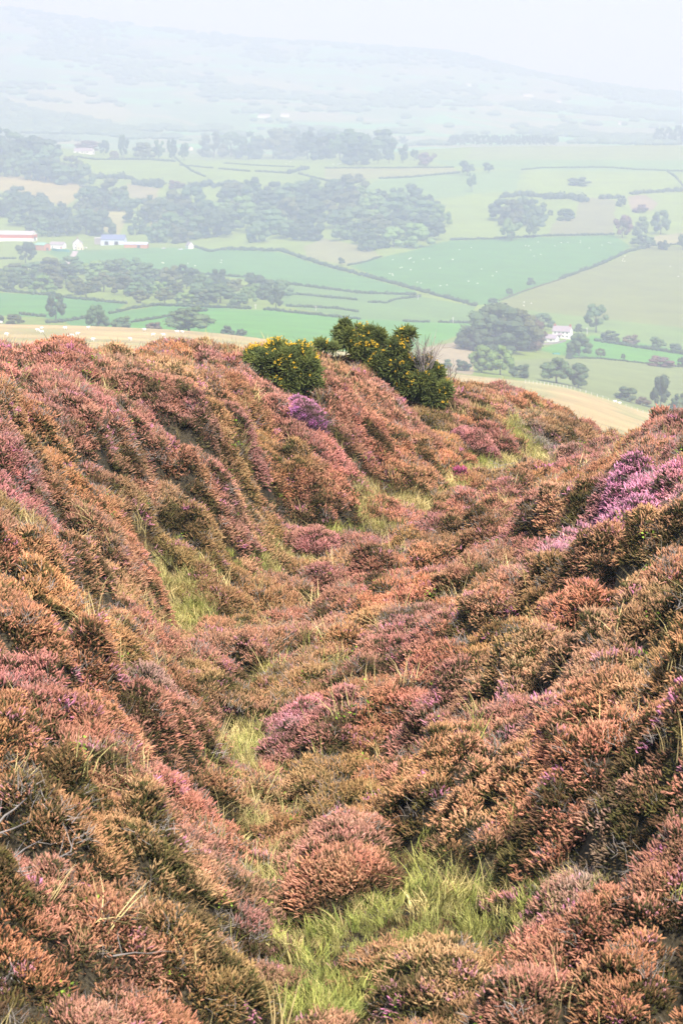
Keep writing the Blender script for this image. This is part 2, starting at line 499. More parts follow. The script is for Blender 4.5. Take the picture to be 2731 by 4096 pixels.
FAR_FIELDS = [
 ([(78,361),(300,362),(453,412),(260,414)], (0.75, 0.55, 0.24)), ([(17,392),(240,416),(470,414),(531,450),(500,488),(330,470),(140,445)], (0.75, 0.55, 0.26)),
 ([(888,312),(915,302),(1060,318),(1250,345),(1250,362),(1090,358),(930,332)], (0.9, 0.5, 0.22)), ([(735,388),(850,405),(830,416),(760,402)], (0.8, 0.5, 0.25)),
 ([(1880,428),(1960,424),(2220,466),(2150,470),(1960,452)], (0.85, 0.52, 0.25)), ([(1366,345),(1520,372),(1525,384),(1366,368)], (0.8, 0.55, 0.28)),
 ([(1600,385),(1850,416),(1840,424),(1620,400)], (0.75, 0.55, 0.28)), ([(1750,450),(2060,510),(2040,520),(1800,470)], (0.7, 0.55, 0.28)),
 ([(1700,500),(1830,525),(1800,538),(1710,520)], (0.7, 0.5, 0.28)), ([(2150,480),(2250,488),(2230,515),(2170,510)], (0.8, 0.5, 0.28)),
 ([(430,365),(690,372),(700,402),(480,392)], (0.25, 0.6, 0.2)), ([(590,410),(960,430),(950,450),(700,445)], (0.25, 0.6, 0.2)),
 ([(650,452),(1000,455),(1000,510),(800,500)], (0.25, 0.6, 0.22)), ([(580,470),(700,480),(820,520),(650,510)], (0.35, 0.6, 0.2)),
 ([(60,530),(300,535),(620,560),(600,585),(300,560),(80,545)], (0.25, 0.6, 0.2)), ([(0,290),(230,280),(240,310),(0,320)], (0.3, 0.55, 0.22)),
 ([(0,185),(130,190),(130,215),(0,205)], (0.7, 0.5, 0.3)), ([(530,165),(690,172),(690,185),(540,180)], (0.7, 0.5, 0.3)),
 ([(1430,430),(1640,440),(1700,470),(1500,460)], (0.3, 0.55, 0.25)), ([(2250,495),(2731,520),(2731,560),(2350,545)], (0.5, 0.5, 0.28)),
 ([(1680,370),(1900,380),(1890,395),(1700,390)], (0.4, 0.55, 0.25)), ([(1130,445),(1366,450),(1366,490),(1180,480)], (0.7, 0.55, 0.35)),
]
rows_y = np.unique(np.concatenate([np.exp(np.linspace(math.log(9), math.log(70), 150)), np.exp(np.linspace(math.log(70), math.log(700), 110)),
         np.exp(np.linspace(math.log(700), math.log(4000), 520)), np.exp(np.linspace(math.log(4000), math.log(9500), 230))]))
cols_a = np.concatenate([np.linspace(-0.30, -0.16, 30)[:-1], np.linspace(-0.16, 0.16, 620), np.linspace(0.16, 0.30, 30)[1:]])
AZ, YY = np.meshgrid(cols_a, rows_y)
XX = AZ * YY
ZZ = ground_z(XX, YY) - 0.3 * (1 - sstep(62, 90, YY))      # peat below the heather sheet
nr, nc = XX.shape
V = np.stack([XX.ravel(), YY.ravel(), ZZ.ravel()], 1)
pr, pc = row_of(XX, YY, ZZ)
col = np.empty((nr, nc, 3)); col[:] = G_HILL
n1 = fbm(XX / 420, YY / 420, 11, 3)[..., None]
col = col * (0.85 + 0.3 * n1)
far_m = YY > 4000
col[far_m] = np.array((0.24, 0.34, 0.16))
cell = vnoise(AZ * 60 + 3 * fbm(AZ * 30, np.log(YY) * 20, 31), np.log(YY) * 60, 21)
fm = far_m & (cell > 0.62); col[fm] = (0.20, 0.48, 0.18)
fm = far_m & (cell < 0.25); col[fm] = (0.36, 0.36, 0.2)
jx = (fbm(XX / 60, YY / 60, 5, 3) - 0.5) * 14
for poly, c in FIELDS:
    mk = in_poly(pc + jx, pr + jx * 0.4, poly) & (YY > 1080) & (YY < 4200)
    col[mk] = c
for poly, c in FAR_FIELDS:
    mk = in_poly(pc + jx, pr + jx * .5, poly) & (YY > 3700)
    lum_ = .42 if c[0] > c[1] else .30
    col[mk] = np.array((0.26, 0.33, 0.16)) * .5 + np.array((min(c[0], c[1] * 1.12), c[1], c[2] * 1.0)) / c[1] * lum_ * .5
brown = sstep(100, 200, YY) * (1 - sstep(1040, 1090, YY))
tone = fbm(AZ * 25, np.log(YY) * 30, 41, 4)
hillc = np.array((0.40, 0.30, 0.13)) * (0.75 + 0.5 * tone[..., None])
grn = sstep(0.45, 0.7, fbm(AZ * 40 + 5, np.log(YY) * 12, 43, 3))[..., None] * 0.6
hillc = hillc * (1 - grn) + np.array((0.25, 0.27, 0.10)) * grn
col = col * np.where(YY < 4200, .72, .72)[..., None]
col = col * (1 - brown[..., None]) + hillc * brown[..., None]
moor = 1 - sstep(90, 150, YY)
soil = np.array((0.06, 0.045, 0.025)) * (0.6 + 0.8 * fbm(XX * 3, YY * 3, 51, 3)[..., None])
col = col * (1 - moor[..., None]) + soil * moor[..., None]
idx = np.arange(nr * nc).reshape(nr, nc)
Fq = np.stack([idx[:-1, :-1], idx[:-1, 1:], idx[1:, 1:], idx[1:, :-1]], -1).reshape(-1, 4)
me = mesh_np('ground', V, Fq, [M['ground']], {'col': ('FLOAT_COLOR', 'POINT', col.reshape(-1, 3))}, smooth=True)
tag(lnk(bpy.data.objects.new('ground', me)), kind='structure')

# gravel track up to the farmhouse, draped just above the ground
def ribbon(name, pts, width, mat, lift=0.12, **kw):
    P = [hit(*p) for p in pts]
    Q = []
    for a, b in zip(P[:-1], P[1:]):
        for s in range(6): Q.append(a.lerp(b, s / 6))
    Q.append(P[-1])
    vs, fs = [], []
    for i, p in enumerate(Q):
        d = Q[min(i + 1, len(Q) - 1)] - Q[max(i - 1, 0)]
        n = Vector((-d.y, d.x, 0)).normalized() * width / 2
        for q in (p + n, p - n):
            vs.append((q.x, q.y, float(ground_z(np.array([q.x]), np.array([q.y]))[0]) + lift))
    for i in range(len(Q) - 1):
        fs.append((2 * i, 2 * i + 1, 2 * i + 3, 2 * i + 2))
    mb = MB(); mb.add(vs, fs)
    o = mb.build(name, mat)
    return tag(o, **kw)
ribbon('farm_track', [(265,1058),(285,1035),(298,1018),(303,1006)], 5.5, M['track'], 0.5, kind='structure')

# ------------------------------------------------------------------ heather cover
def fgp(px, py, lift=0.33): return hit(px, py, far=False, lift=lift)
# grassy ground: (photo x, photo y, radius in photo px, weight, straw 0 .. green 1)
GRASS = [(1330,3950,220,1,.8),(1200,3750,200,1,.75),(1120,3560,210,1,.35),(980,3420,110,.8,.5),(1480,3650,150,.9,.8),(1600,3900,150,.9,.9),(1850,3470,215,1,.55),(1760,3560,150,1,.6),(2000,3680,200,.7,.6),(2300,3620,150,.55,.5),(1500,3500,120,.75,.7),(1720,3760,200,.65,.8),(2020,3880,150,.5,.7),(1700,3480,110,.8,.6),(1930,3560,120,.8,.6),(2150,3560,130,.5,.7),
 (1050,2890,110,1,.95),(1000,2790,110,.7,.7),(900,3050,110,.5,.5),(690,2380,120,1,.4),(800,2440,100,.6,.6),(780,2550,90,.7,.6),(1040,2240,100,1,.6),(1190,2200,90,1,.1),(1330,2240,60,1,.7),(1290,2180,60,.7,.4),(1480,2030,110,1,.2),(1640,2040,80,1,.1),(1560,2100,80,.6,.5),
 (1700,1980,90,.6,.3),(1900,1640,100,.9,.25),(2080,1750,110,.9,.6),(2130,1850,110,.8,.35),(1950,1870,100,.6,.4),(1800,1920,90,.6,.3),(2200,1700,80,.7,.35),(1900,1840,50,1,.95),(2250,1830,100,.5,.3),(2000,1900,100,.6,.3),
 (850,1390,60,.8,.3),(1180,3050,110,.4,.5),(960,2520,70,.5,.4),(1250,2760,80,.3,.6),(2650,3850,120,.35,.8),(1500,2420,60,.3,.5),(1100,2700,90,.5,.5),(1190,3250,80,.4,.4)]
FLOOR = [(1250,4000),(1150,3600),(1000,3300),(950,3150),(980,3000),(1040,2880),(950,2700),(850,2600),(740,2450),(690,2350),(850,2300),(1040,2240),(1200,2200),(1350,2150),(1480,2050),(1640,2030),(1800,1930),(1950,1870),(2100,1830),(2250,1810)]
for q0, q1 in zip(FLOOR[:-1], FLOOR[1:]):
    for s_ in (0, .5):
        GRASS.append((q0[0] + (q1[0] - q0[0]) * s_, q0[1] + (q1[1] - q0[1]) * s_, 58 if q0[1] < 2700 else 80, .8, random.choice((.35, .5, .65, .8))))
gr = []
for px, py, r, w, g in GRASS:
    p = fgp(px, py, 0.06); R = r * p.y / F
    gr.append((p.x, p.y, R, R * 2.2, w, g))
gr = np.array(gr)
def grass_at(x, y):
    s = np.zeros(len(x)); gsum = np.zeros(len(x)); wsum = np.full(len(x), 1e-6)
    for gx, gy, rx, ry, w, g in gr:
        k = w * np.exp(-1.2 * (((x - gx) / rx) ** 2 + ((y - gy) / ry) ** 2) ** 1.5)
        s = np.maximum(s, k); gsum += k * g; wsum += k
    return s, gsum / wsum

PAL = {'rust': (0.61, 0.275, 0.135), 'orange': (0.63, 0.31, 0.125), 'tan': (0.60, 0.345, 0.172), 'pink': (0.62, 0.282, 0.20), 'rose': (0.60, 0.24, 0.21), 'mauve': (0.64, 0.28, 0.34), 'lilac': (0.78, 0.35, 0.45), 'magenta': (0.70, 0.27, 0.38), 'brown': (0.39, 0.215, 0.105), 'olive': (0.37, 0.255, 0.085), 'grey': (0.42, 0.36, 0.29), 'dusk': (0.50, 0.235, 0.19)}
BLOBS = [(2600,1990,200,'rose',.8),(2100,2150,180,'rose',.6),(1900,1740,90,'rose',1),(60,2790,130,'rose',1),(1270,2870,190,'mauve',.6),(1150,2830,140,'mauve',.5),
 (60,1430,260,'pink',.8),(400,1560,300,'pink',.7),(600,1640,260,'pink',.7),(60,1950,180,'rose',.8),(150,2030,160,'rose',.7),(1100,1500,70,'pink',.9),(1090,1600,100,'pink',.9),(1500,1650,240,'pink',.6),(1350,1560,120,'pink',.7),(1560,1750,150,'orange',.5),
 (300,1950,200,'orange',.7),(700,2120,260,'olive',.6),(500,1900,200,'tan',.4),(200,2300,300,'orange',.8),(500,2300,200,'tan',.7),(100,2500,300,'rust',.6),(560,2680,120,'grey',.8),(2430,3380,170,'grey',.9),(430,3900,120,'grey',.7),(2560,2200,260,'tan',.8),(2450,2300,160,'orange',.6),(2240,2420,170,'rose',.7),(2500,2420,140,'orange',.7),(2650,2450,110,'olive',.8),
 (2300,2650,300,'tan',.7),(1850,2480,150,'rose',.5),(1950,2560,150,'orange',.5),(1000,2560,220,'tan',.8),(1300,2320,280,'pink',.5),(1420,2380,160,'rose',.5),(2000,3080,250,'pink',.4),(2250,3200,200,'rust',.8),(1950,3150,110,'mauve',.6),(2600,3200,160,'orange',.8),(1350,3350,260,'pink',.6),(200,3200,400,'rust',.6),(450,3000,250,'rust',.7),(70,3700,180,'orange',.8),(300,3800,300,'rust',.6),(2400,3900,400,'rust',.7),(2100,4020,300,'pink',.5),(2650,1860,160,'olive',.6),(2500,1820,140,'orange',.6),(2340,1640,80,'rose',.7),(2300,1620,100,'rust',.6),(2050,1570,120,'rust',.7),(1850,1550,80,'pink',.6),(2650,1740,140,'rose',.5),
 (2160,1720,40,'grey',1),(2190,1760,40,'grey',1),(2220,1790,40,'grey',1),(1330,4050,150,'rose',.6),(1600,2750,200,'rust',.7),(1750,2450,120,'orange',.4),(700,2950,140,'rust',.5),(1700,2900,200,'pink',.5),(2200,2850,250,'pink',.5),(2420,1990,230,'lilac',1),(2560,1960,170,'lilac',1),(2590,1940,150,'lilac',.9),(2350,2040,200,'lilac',.9),(2280,2100,150,'lilac',.9)]
bl = []
for px, py, r, cn, w in BLOBS:
    p = fgp(px, py, .75 if cn == 'lilac' else .33); R = r * p.y / F
    bl.append((p.x, p.y, R, R * 1.7, w, PAL[cn]))
def heather_colour(x, y):
    a = fbm(x / 1.7, y / 2.2, 61, 3); b = fbm(x / 1.1 + 9, y / 1.5, 71, 3)
    c = np.empty((len(x), 3)); c[:] = PAL['rust']
    def put(mask, name): c[:] = c * (1 - mask[:, None]) + np.array(PAL[name]) * mask[:, None]
    put(sstep(0.5, 0.62, a), 'tan'); put(sstep(0.46, 0.36, a) * 0.6, 'pink')
    put(sstep(0.54, 0.66, b) * 0.8, 'brown'); put(sstep(0.40, 0.30, b) * 0.6, 'orange')
    d = fbm(x / .9 + 31, y / 1.3 + 7, 75, 3)
    put(sstep(0.56, 0.70, d) * 0.6, 'olive'); put(sstep(0.43, 0.33, d) * 0.75, 'dusk')
    for bx, by, rx, ry, w, cc in bl:
        k = w * np.exp(-(((x - bx) / rx) ** 2 + ((y - by) / ry) ** 2) ** 1.3)
        k = np.clip(k * 1.15, 0, 1)
        c = c * (1 - k[:, None]) + np.array(cc) * k[:, None]
    return c

# shrubs: (x, y, radius, height). first the large ones seen in the photo, then a random fill
DOMES = [(1780,3130,330,.62),(2050,3190,330,.68),(2330,3170,340,.66),(2580,3060,330,.62),(1900,2960,300,.5),(2200,2960,300,.5),(1000,2600,240,.55),(840,2640,170,.4),(1400,2400,230,.5),(1540,2330,180,.42),(1340,2900,220,.5),(1180,2930,190,.42),(1480,2850,180,.42),
 (2350,1700,95,.5),(2250,1690,90,.4),(900,2030,160,.5),(1040,2120,120,.45),(1150,2130,100,.5),(430,2190,180,.55),(560,2250,120,.5),(500,3150,300,.5),(250,3300,320,.5),(650,3420,240,.5),(300,2900,300,.5),(150,2750,260,.5),(700,2800,200,.45),
 (2300,2250,240,.5),(2080,2330,220,.5),(2480,2130,220,.5),(2650,2300,200,.5),(1900,2280,200,.45),(2250,2480,220,.48),(1950,2600,200,.45),(2300,2760,260,.5),(1700,2700,230,.45),(750,1600,150,.5),(960,1560,150,.45),(300,1640,180,.5),(520,1520,160,.45),(480,1700,170,.5),(1260,1530,110,.45),(1440,1590,110,.45),(1560,1640,110,.5),(1650,1720,110,.45),(1350,1650,110,.45),(1950,1680,90,.4),(2450,3900,300,.5),(2100,4000,280,.5),(1600,2480,200,.4)]
RIBS = [([(836,1385),(980,1510),(1115,1636)],95,.5),([(1240,1497),(1498,1740),(1740,1850)],95,.6),([(523,1532),(976,1793),(1400,1980)],115,.62),([(0,1688),(610,1793),(1045,2090)],125,.66),([(0,1800),(348,2037),(500,2200)],115,.55),
 ([(0,2180),(300,2270),(523,2340)],120,.5),([(0,2450),(400,2700),(760,2980)],150,.5),([(0,2950),(500,3250),(850,3560)],190,.52),([(0,3500),(600,3750),(1000,4000)],210,.5),
 ([(2718,1690),(2400,1800),(2090,1930),(1568,2211)],100,.5),([(2731,1960),(2350,2080),(1850,2200),(1400,2360)],125,.66),([(2731,2130),(2230,2330),(1655,2594)],130,.6),([(2731,2455),(2090,2716),(1640,2860)],150,.6),([(2731,2760),(2250,2960),(1750,3090)],210,.66),([(2731,3500),(2350,3720),(2000,3900)],190,.42)]
for pts_, r_, h_ in RIBS:
    for q0, q1 in zip(pts_[:-1], pts_[1:]):
        n_ = max(2, int(math.hypot(q1[0] - q0[0], q1[1] - q0[1]) / (r_ * .55)))
        for s_ in range(n_):
            t_ = s_ / n_
            DOMES.append((q0[0] + (q1[0] - q0[0]) * t_ + random.gauss(0, r_ * .12), q0[1] + (q1[1] - q0[1]) * t_ + random.gauss(0, r_ * .08), r_ * random.uniform(.8, 1.2), h_ * random.uniform(.7, 1.15)))
domes = []
for px, py, r, h in DOMES:
    p = fgp(px, py); R = r * p.y / F
    domes.append((p.x, p.y, R, h * 1.2))
BUSHES = [(1225,1640,95,.5,(0.66,0.22,0.52),'bright purple bell heather clump at the foot of the domed gorse',1),
 (1905,1760,100,.48,(0.64,0.24,0.26),'rounded deep pink heather mound below the gully head',2),
 (1250,2140,125,.45,(0.60,0.27,0.22),'dusky pink heather mound in the middle of the gully floor',3),
 (1350,3420,270,.40,(0.62,0.30,0.165),'large rounded salmon heather mound near the bottom centre',4),
 (1840,1870,40,.3,(0.55,0.13,0.24),'small pink heather tuft left of the deep pink mound',5)]
EXCL = [(b[0],b[1],b[2]*1.02) for b in BUSHES] + [(1132,1500,85),(1450,1400,90),(1560,1460,100),(1680,1540,80)]      # gorse grows here, no heather below it
def rand_fan(n, y0, y1, amax):
    y = np.sqrt(rng.uniform(y0 * y0, y1 * y1, n))
    return rng.uniform(-amax, amax, n) * (1 + .5 * sstep(32, 20, y)) * y, y
bx, by = rand_fan(11500, 12, 67, 0.235)
gs, _ = grass_at(bx, by)
pr_ = rng.uniform(0.30, 0.78, len(bx)) * np.clip(0.6 + 0.012 * by, 0.7, 1.2)
for i in range(len(bx)):
    if gs[i] > 0.5 and rng.random() < 0.8: continue
    ok = True
    for dx, dy, dr, dh in domes[-900:]:
        if (bx[i] - dx) ** 2 + ((by[i] - dy) / 1.5) ** 2 < (0.60 * (dr + pr_[i])) ** 2:
            ok = False; break
    if ok: domes.append((bx[i], by[i], pr_[i], rng.uniform(0.35, 0.70) * pr_[i] ** 0.8))
_ex = [(fgp(ex, ey), er_) for ex, ey, er_ in EXCL]
domes = np.array([d for d in domes if not any(math.hypot(d[0] - p.x, (d[1] - p.y) / 1.2) < .8 * er_ * p.y / F + .45 * d[2] for p, er_ in _ex)])
domes = domes[(grass_at(domes[:, 0], domes[:, 1])[0] < .74) | (rng.random(len(domes)) < .12)]
domes[:, 3] *= 1 - 0.45 * grass_at(domes[:, 0], domes[:, 1])[0]
DC = heather_colour(domes[:, 0], domes[:, 1]) * rng.uniform(0.72, 1.18, (len(domes), 1))
DC = DC * rng.uniform(0.93, 1.07, DC.shape)
# bucket the shrubs for quick lookup
from collections import defaultdict
BK = defaultdict(list)
_fl = np.array([(q.x, q.y) for q in (fgp(a, b, .06) for a, b in FLOOR)])
_fl = _fl[np.argsort(_fl[:, 1])]
side = np.sign(domes[:, 0] - np.interp(domes[:, 1], _fl[:, 1], _fl[:, 0]))      # -1 left bank, 1 right bank
_tilt = -side * rng.uniform(-.1, .8, len(domes))                               # billows run down the bank towards the floor
DIRX, DIRY = -_tilt / np.hypot(_tilt, 1), 1 / np.hypot(_tilt, 1)
for i, (dx, dy, dr, dh) in enumerate(domes):
    for a in range(int((dx - 1.5 * dr) // 1), int((dx + 1.5 * dr) // 1) + 1):
        for b in range(int((dy - 2.1 * dr) // 1), int((dy + 2.1 * dr) // 1) + 1):
            BK[(a, b)].append(i)
def canopy(x, y):
    """height over ground, rim factor 0..1 and index of the shrub"""
    H = np.zeros(len(x)); R = np.zeros(len(x)); I = np.full(len(x), -1)
    wob = 1 + 0.5 * (fbm(x * 1.9, y * 1.7, 81, 3) - 0.5) * 2
    lump = 0.62 + 0.76 * fbm(x * 3.3 + 4, y * 2.6, 83, 2)
    ka = np.floor(x).astype(int); kb = np.floor(y).astype(int)
    order = np.lexsort((kb, ka))
    ks = np.stack([ka[order], kb[order]], 1)
    cut = np.nonzero(np.any(np.diff(ks, axis=0) != 0, axis=1))[0] + 1
    for grp in np.split(order, cut):
        key = (int(ka[grp[0]]), int(kb[grp[0]]))
        for i in BK.get(key, ()):
            dx, dy, dr, dh = domes[i]
            ex, ey = x[grp] - dx, y[grp] - dy
            u_, v_ = ex * DIRX[i] + ey * DIRY[i], ex * DIRY[i] - ey * DIRX[i]
            d = np.sqrt((v_ * 1.05) ** 2 + (u_ / 1.25) ** 2) / (dr * wob[grp])
            q = np.clip(1 - d * d, 0, 1)
            h = dh * q ** 0.5 * lump[grp]
            up = h > H[grp]
            g2 = grp[up]
            H[g2] = h[up]; R[g2] = q[up]; I[g2] = i
    return H, R, I

def near_px(x, y, z): return row_of(x, y, z)

# undergrowth sheet
gy = np.arange(12, 67, 0.085)
ga = np.arange(-0.345, 0.3451, 0.0023)
A2, Y2 = np.meshgrid(ga, gy)
X2 = A2 * Y2
H2, R2, I2 = canopy(X2.ravel(), Y2.ravel())
Z2 = ground_z(X2, Y2).ravel()
H2 = H2 + 0.05 * (fbm(X2.ravel() * 9, Y2.ravel() * 9, 91, 2) - 0.5) * (H2 > 0.05)
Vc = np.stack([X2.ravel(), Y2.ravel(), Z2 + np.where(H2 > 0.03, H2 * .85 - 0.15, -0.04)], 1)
i2 = np.arange(X2.size).reshape(X2.shape)
Fc = np.stack([i2[:-1, :-1], i2[:-1, 1:], i2[1:, 1:], i2[1:, :-1]], -1).reshape(-1, 4)

# flowering shoots
def unit(v): return v / np.maximum(np.linalg.norm(v, axis=-1, keepdims=True), 1e-9)
def tuft(seed, n=31, disc=0.105, L=(0.02, 0.06), r=0.0050, lean=0.55, sides=4, leafy=0.8):
    g = np.random.default_rng(seed)
    vs, fs, ks, vv = [], [], [], []
    nl = int(n * leafy)
    for s in range(n + nl):
        lf = s >= n
        a = g.uniform(0, 2 * np.pi); d = disc * math.sqrt(g.random())
        base = np.array([d * math.cos(a), d * math.sin(a), (-0.075 if lf else -0.04) - 0.25 * d * d / disc])
        out = np.array([math.cos(a), math.sin(a), 0])
        dirn = unit(np.array([0, 0, 1.0]) + out * lean * d / disc * g.uniform(.3, 1.2) + g.normal(0, .36, 3))
        Ls = g.uniform(*L) + 0.026
        bend = g.normal(0, .12, 3)
        o1 = unit(np.cross(dirn, (0.3, 0.9, 0.1))); o2 = np.cross(dirn, o1)
        b = len(vs); val = g.random()
        rings = [(0.0, 0.3), (0.35, 0.9), (0.62, 1.15), (0.86, 0.95), (1.0, 0.3)]
        for t, rr in rings:
            c = base + dirn * Ls * t + bend * Ls * t * t
            rj = r * rr * g.uniform(0.8, 1.25)
            tw = g.uniform(0, 1)
            for k in range(sides):
                q = 2 * np.pi * (k + tw) / sides
                vs.append(c + (o1 * math.cos(q) + o2 * math.sin(q)) * rj)
                ks.append(0.0 if lf else t); vv.append(np.clip(val + g.normal(0, .12), 0, 1))
        for i in range(len(rings) - 1):
            for k in range(sides):
                k2 = (k + 1) % sides
                fs.append((b + i * sides + k, b + i * sides + k2, b + (i + 1) * sides + k2, b + (i + 1) * sides + k))
    return np.array(vs), np.array(fs), np.array(ks), np.array(vv)

def blades(seed, n=26, disc=0.09, L=(0.10, 0.24), w=0.0045, lean=0.5):
    g = np.random.default_rng(seed)
    vs, fs, ks, vv = [], [], [], []
    for s in range(n):
        a = g.uniform(0, 2 * np.pi); d = disc * math.sqrt(g.random())
        p = np.array([d * math.cos(a), d * math.sin(a), -0.03])
        az = g.uniform(0, 2 * np.pi); out = np.array([math.cos(az), math.sin(az), 0.0]); side = np.array([-math.sin(az), math.cos(az), 0])
        l = g.uniform(*L); ln = g.uniform(.15, 1) * lean * 1.6
        b = len(vs); val = g.random()
        for t, ww in ((0, 1), (.35, .9), (.7, .6), (1, .1)):
            c = p + np.array([0, 0, 1]) * l * t * (1 - .35 * ln * t) + out * l * ln * t * t
            for sg in (-1, 1):
                vs.append(c + side * w * ww * sg); ks.append(0.35 + .65 * t); vv.append(val)
        for i in range(3):
            fs.append((b + 2 * i, b + 2 * i + 1, b + 2 * i + 3, b + 2 * i + 2))
    return np.array(vs), np.array(fs), np.array(ks), np.array(vv)

def twigs(seed, n=16, disc=0.1):
    g = np.random.default_rng(seed)
    vs, fs, ks, vv = [], [], [], []
    for s in range(n):
        a = g.uniform(0, 2 * np.pi); d = disc * math.sqrt(g.random())
        p = np.array([d * math.cos(a), d * math.sin(a), -0.04])
        dr = unit(np.array([g.normal(0, .7), g.normal(0, .7), 1])); l = g.uniform(.06, .16); val = g.random()
        o1 = unit(np.cross(dr, (.3, .9, .1))); o2 = np.cross(dr, o1)
        b = len(vs)
        for t, r in ((0, .0035), (.5, .0028), (1, .001)):
            c = p + dr * l * t + g.normal(0, .006, 3)
            for k in range(3):
                q = 2 * np.pi * k / 3
                vs.append(c + (o1 * math.cos(q) + o2 * math.sin(q)) * r); ks.append(1); vv.append(val)
        for i in range(2):
            for k in range(3):
                k2 = (k + 1) % 3
                fs.append((b + 3 * i + k, b + 3 * i + k2, b + 3 * i + 3 + k2, b + 3 * i + 3 + k))
    return np.array(vs), np.array(fs), np.array(ks), np.array(vv)

def sprig_leaves(seed, n=22):
    g = np.random.default_rng(seed)
    vs, fs, ks, vv = [], [], [], []
    for s in range(n):
        c = g.normal(0, 1, 3) * (0.05, 0.05, 0.03) + (0, 0, .05)
        a, b_ = unit(g.normal(0, 1, 3)), unit(g.normal(0, 1, 3)); b_ = unit(np.cross(a, b_))
        l, w = .016, .009; b = len(vs); val = g.random()
        for q in (a * l, b_ * w, -a * l, -b_ * w):
            vs.append(c + q); ks.append(1); vv.append(val)
        fs.append((b, b + 1, b + 2, b + 3))
    return np.array(vs), np.array(fs), np.array(ks), np.array(vv)

def kit_collection(name, parts, mat):
    c = bpy.data.collections.new(name)                 # not linked to the scene: only source shapes for the cover
    for i, (v, f, k, vv) in enumerate(parts):
        me = mesh_np(f'{name}_{i:02d}', v, f, [mat], {'k': ('FLOAT', 'POINT', k), 'v': ('FLOAT', 'POINT', vv)}, smooth=True)
        c.objects.link(bpy.data.objects.new(f'{name}_{i:02d}', me))
    return c

def cover(name, coll, P, rot, scl, vid, colr, sheet=None, sheet_mat=None):
    """one ground-cover object: optional sheet plus shapes standing on points"""
    n = len(P)
    if sheet is not None:
        Vs, Fs = sheet; ns = len(Vs)
        V = np.concatenate([Vs, P])
        z = lambda a, w: np.concatenate([np.zeros((ns,) + a.shape[1:]), a])
    else:
        V, Fs, ns = P, np.zeros((0, 4), int), 0
        z = lambda a, w: a
    at = {'sprig': ('BOOLEAN', 'POINT', np.arange(len(V)) >= ns), 'rot': ('FLOAT_VECTOR', 'POINT', z(rot, 3)), 'scl': ('FLOAT', 'POINT', z(scl, 1)),
          'vid': ('INT', 'POINT', z(vid, 1)), 'col': ('FLOAT_COLOR', 'POINT', z(np.concatenate([colr, np.ones((n, 1))], 1), 4))}
    me = mesh_np(name, V, Fs, [sheet_mat] if sheet_mat else [], at, smooth=True)
    o = lnk(bpy.data.objects.new(name, me))
    ng = bpy.data.node_groups.new(name + '_cover', 'GeometryNodeTree')
    ng.interface.new_socket('Geometry', in_out='INPUT', socket_type='NodeSocketGeometry')
    ng.interface.new_socket('Geometry', in_out='OUTPUT', socket_type='NodeSocketGeometry')
    gi = ng.nodes.new('NodeGroupInput'); go = ng.nodes.new('NodeGroupOutput')
    ip = ng.nodes.new('GeometryNodeInstanceOnPoints')
    ci = ng.nodes.new('GeometryNodeCollectionInfo')
    ci.inputs['Collection'].default_value = coll
    ci.inputs['Separate Children'].default_value = True
    ci.inputs['Reset Children'].default_value = True
    ip.inputs['Pick Instance'].default_value = True
    def na(nm, ty):
        q = ng.nodes.new('GeometryNodeInputNamedAttribute'); q.data_type = ty
        q.inputs['Name'].default_value = nm
        return next(s for s in q.outputs if s.enabled and s.name == 'Attribute')
    L = ng.links.new
    L(gi.outputs[0], ip.inputs['Points'])
    L(na('sprig', 'BOOLEAN'), ip.inputs['Selection'])
    L(ci.outputs[0], ip.inputs['Instance'])
    L(na('vid', 'INT'), ip.inputs['Instance Index'])
    er = ng.nodes.new('FunctionNodeEulerToRotation')
    L(na('rot', 'FLOAT_VECTOR'), er.inputs[0]); L(er.outputs[0], ip.inputs['Rotation'])
    L(na('scl', 'FLOAT'), ip.inputs['Scale'])
    jn = ng.nodes.new('GeometryNodeJoinGeometry')
    L(gi.outputs[0], jn.inputs[0]); L(ip.outputs[0], jn.inputs[0]); L(jn.outputs[0], go.inputs[0])
    md = o.modifiers.new('cover', 'NODES'); md.node_group = ng
    return o

def eulers_from_normal(nrm, spin):
    out = np.empty((len(nrm), 3))
    # rotate +Z onto nrm after spinning about Z
    for i in range(len(nrm)):
        q = Vector((0, 0, 1)).rotation_difference(Vector(nrm[i]))
        e = (q.to_matrix() @ Matrix.Rotation(spin[i], 3, 'Z')).to_euler()
        out[i] = e
    return out

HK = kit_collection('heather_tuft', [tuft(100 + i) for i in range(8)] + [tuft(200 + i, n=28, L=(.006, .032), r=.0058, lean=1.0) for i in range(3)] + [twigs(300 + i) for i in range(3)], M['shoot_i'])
n0 = 310000
px_, py_ = rand_fan(n0, 12.2, 66, 0.23)
keep_d = np.clip(1.15 - 0.012 * py_, 0.35, 1.0)
k = rng.random(n0) < keep_d
px_, py_ = px_[k], py_[k]
Hh, Rr, Ii = canopy(px_, py_)
gs, gg = grass_at(px_, py_)
acc = (rng.random(len(px_)) < np.clip(0.5 + 1.0 * Rr, 0, 1)) & (rng.random(len(px_)) > 0.62 * (gs > 0.55))
excl = np.zeros(len(px_), bool)
for ex, ey, er_ in EXCL:
    p = fgp(ex, ey); R = er_ * p.y / F
    excl |= ((px_ - p.x) ** 2 + ((py_ - p.y) / 1.2) ** 2) < R * R * .6
thin = fbm(px_ * 4.2, py_ * 3.4, 87, 3)
acc &= ~excl
px_, py_, Hh, Rr, Ii, gs, thin = (a[acc] for a in (px_, py_, Hh, Rr, Ii, gs, thin))
eps = 0.05
hx, _, _ = canopy(px_ + eps, py_); hy, _, _ = canopy(px_, py_ + eps)
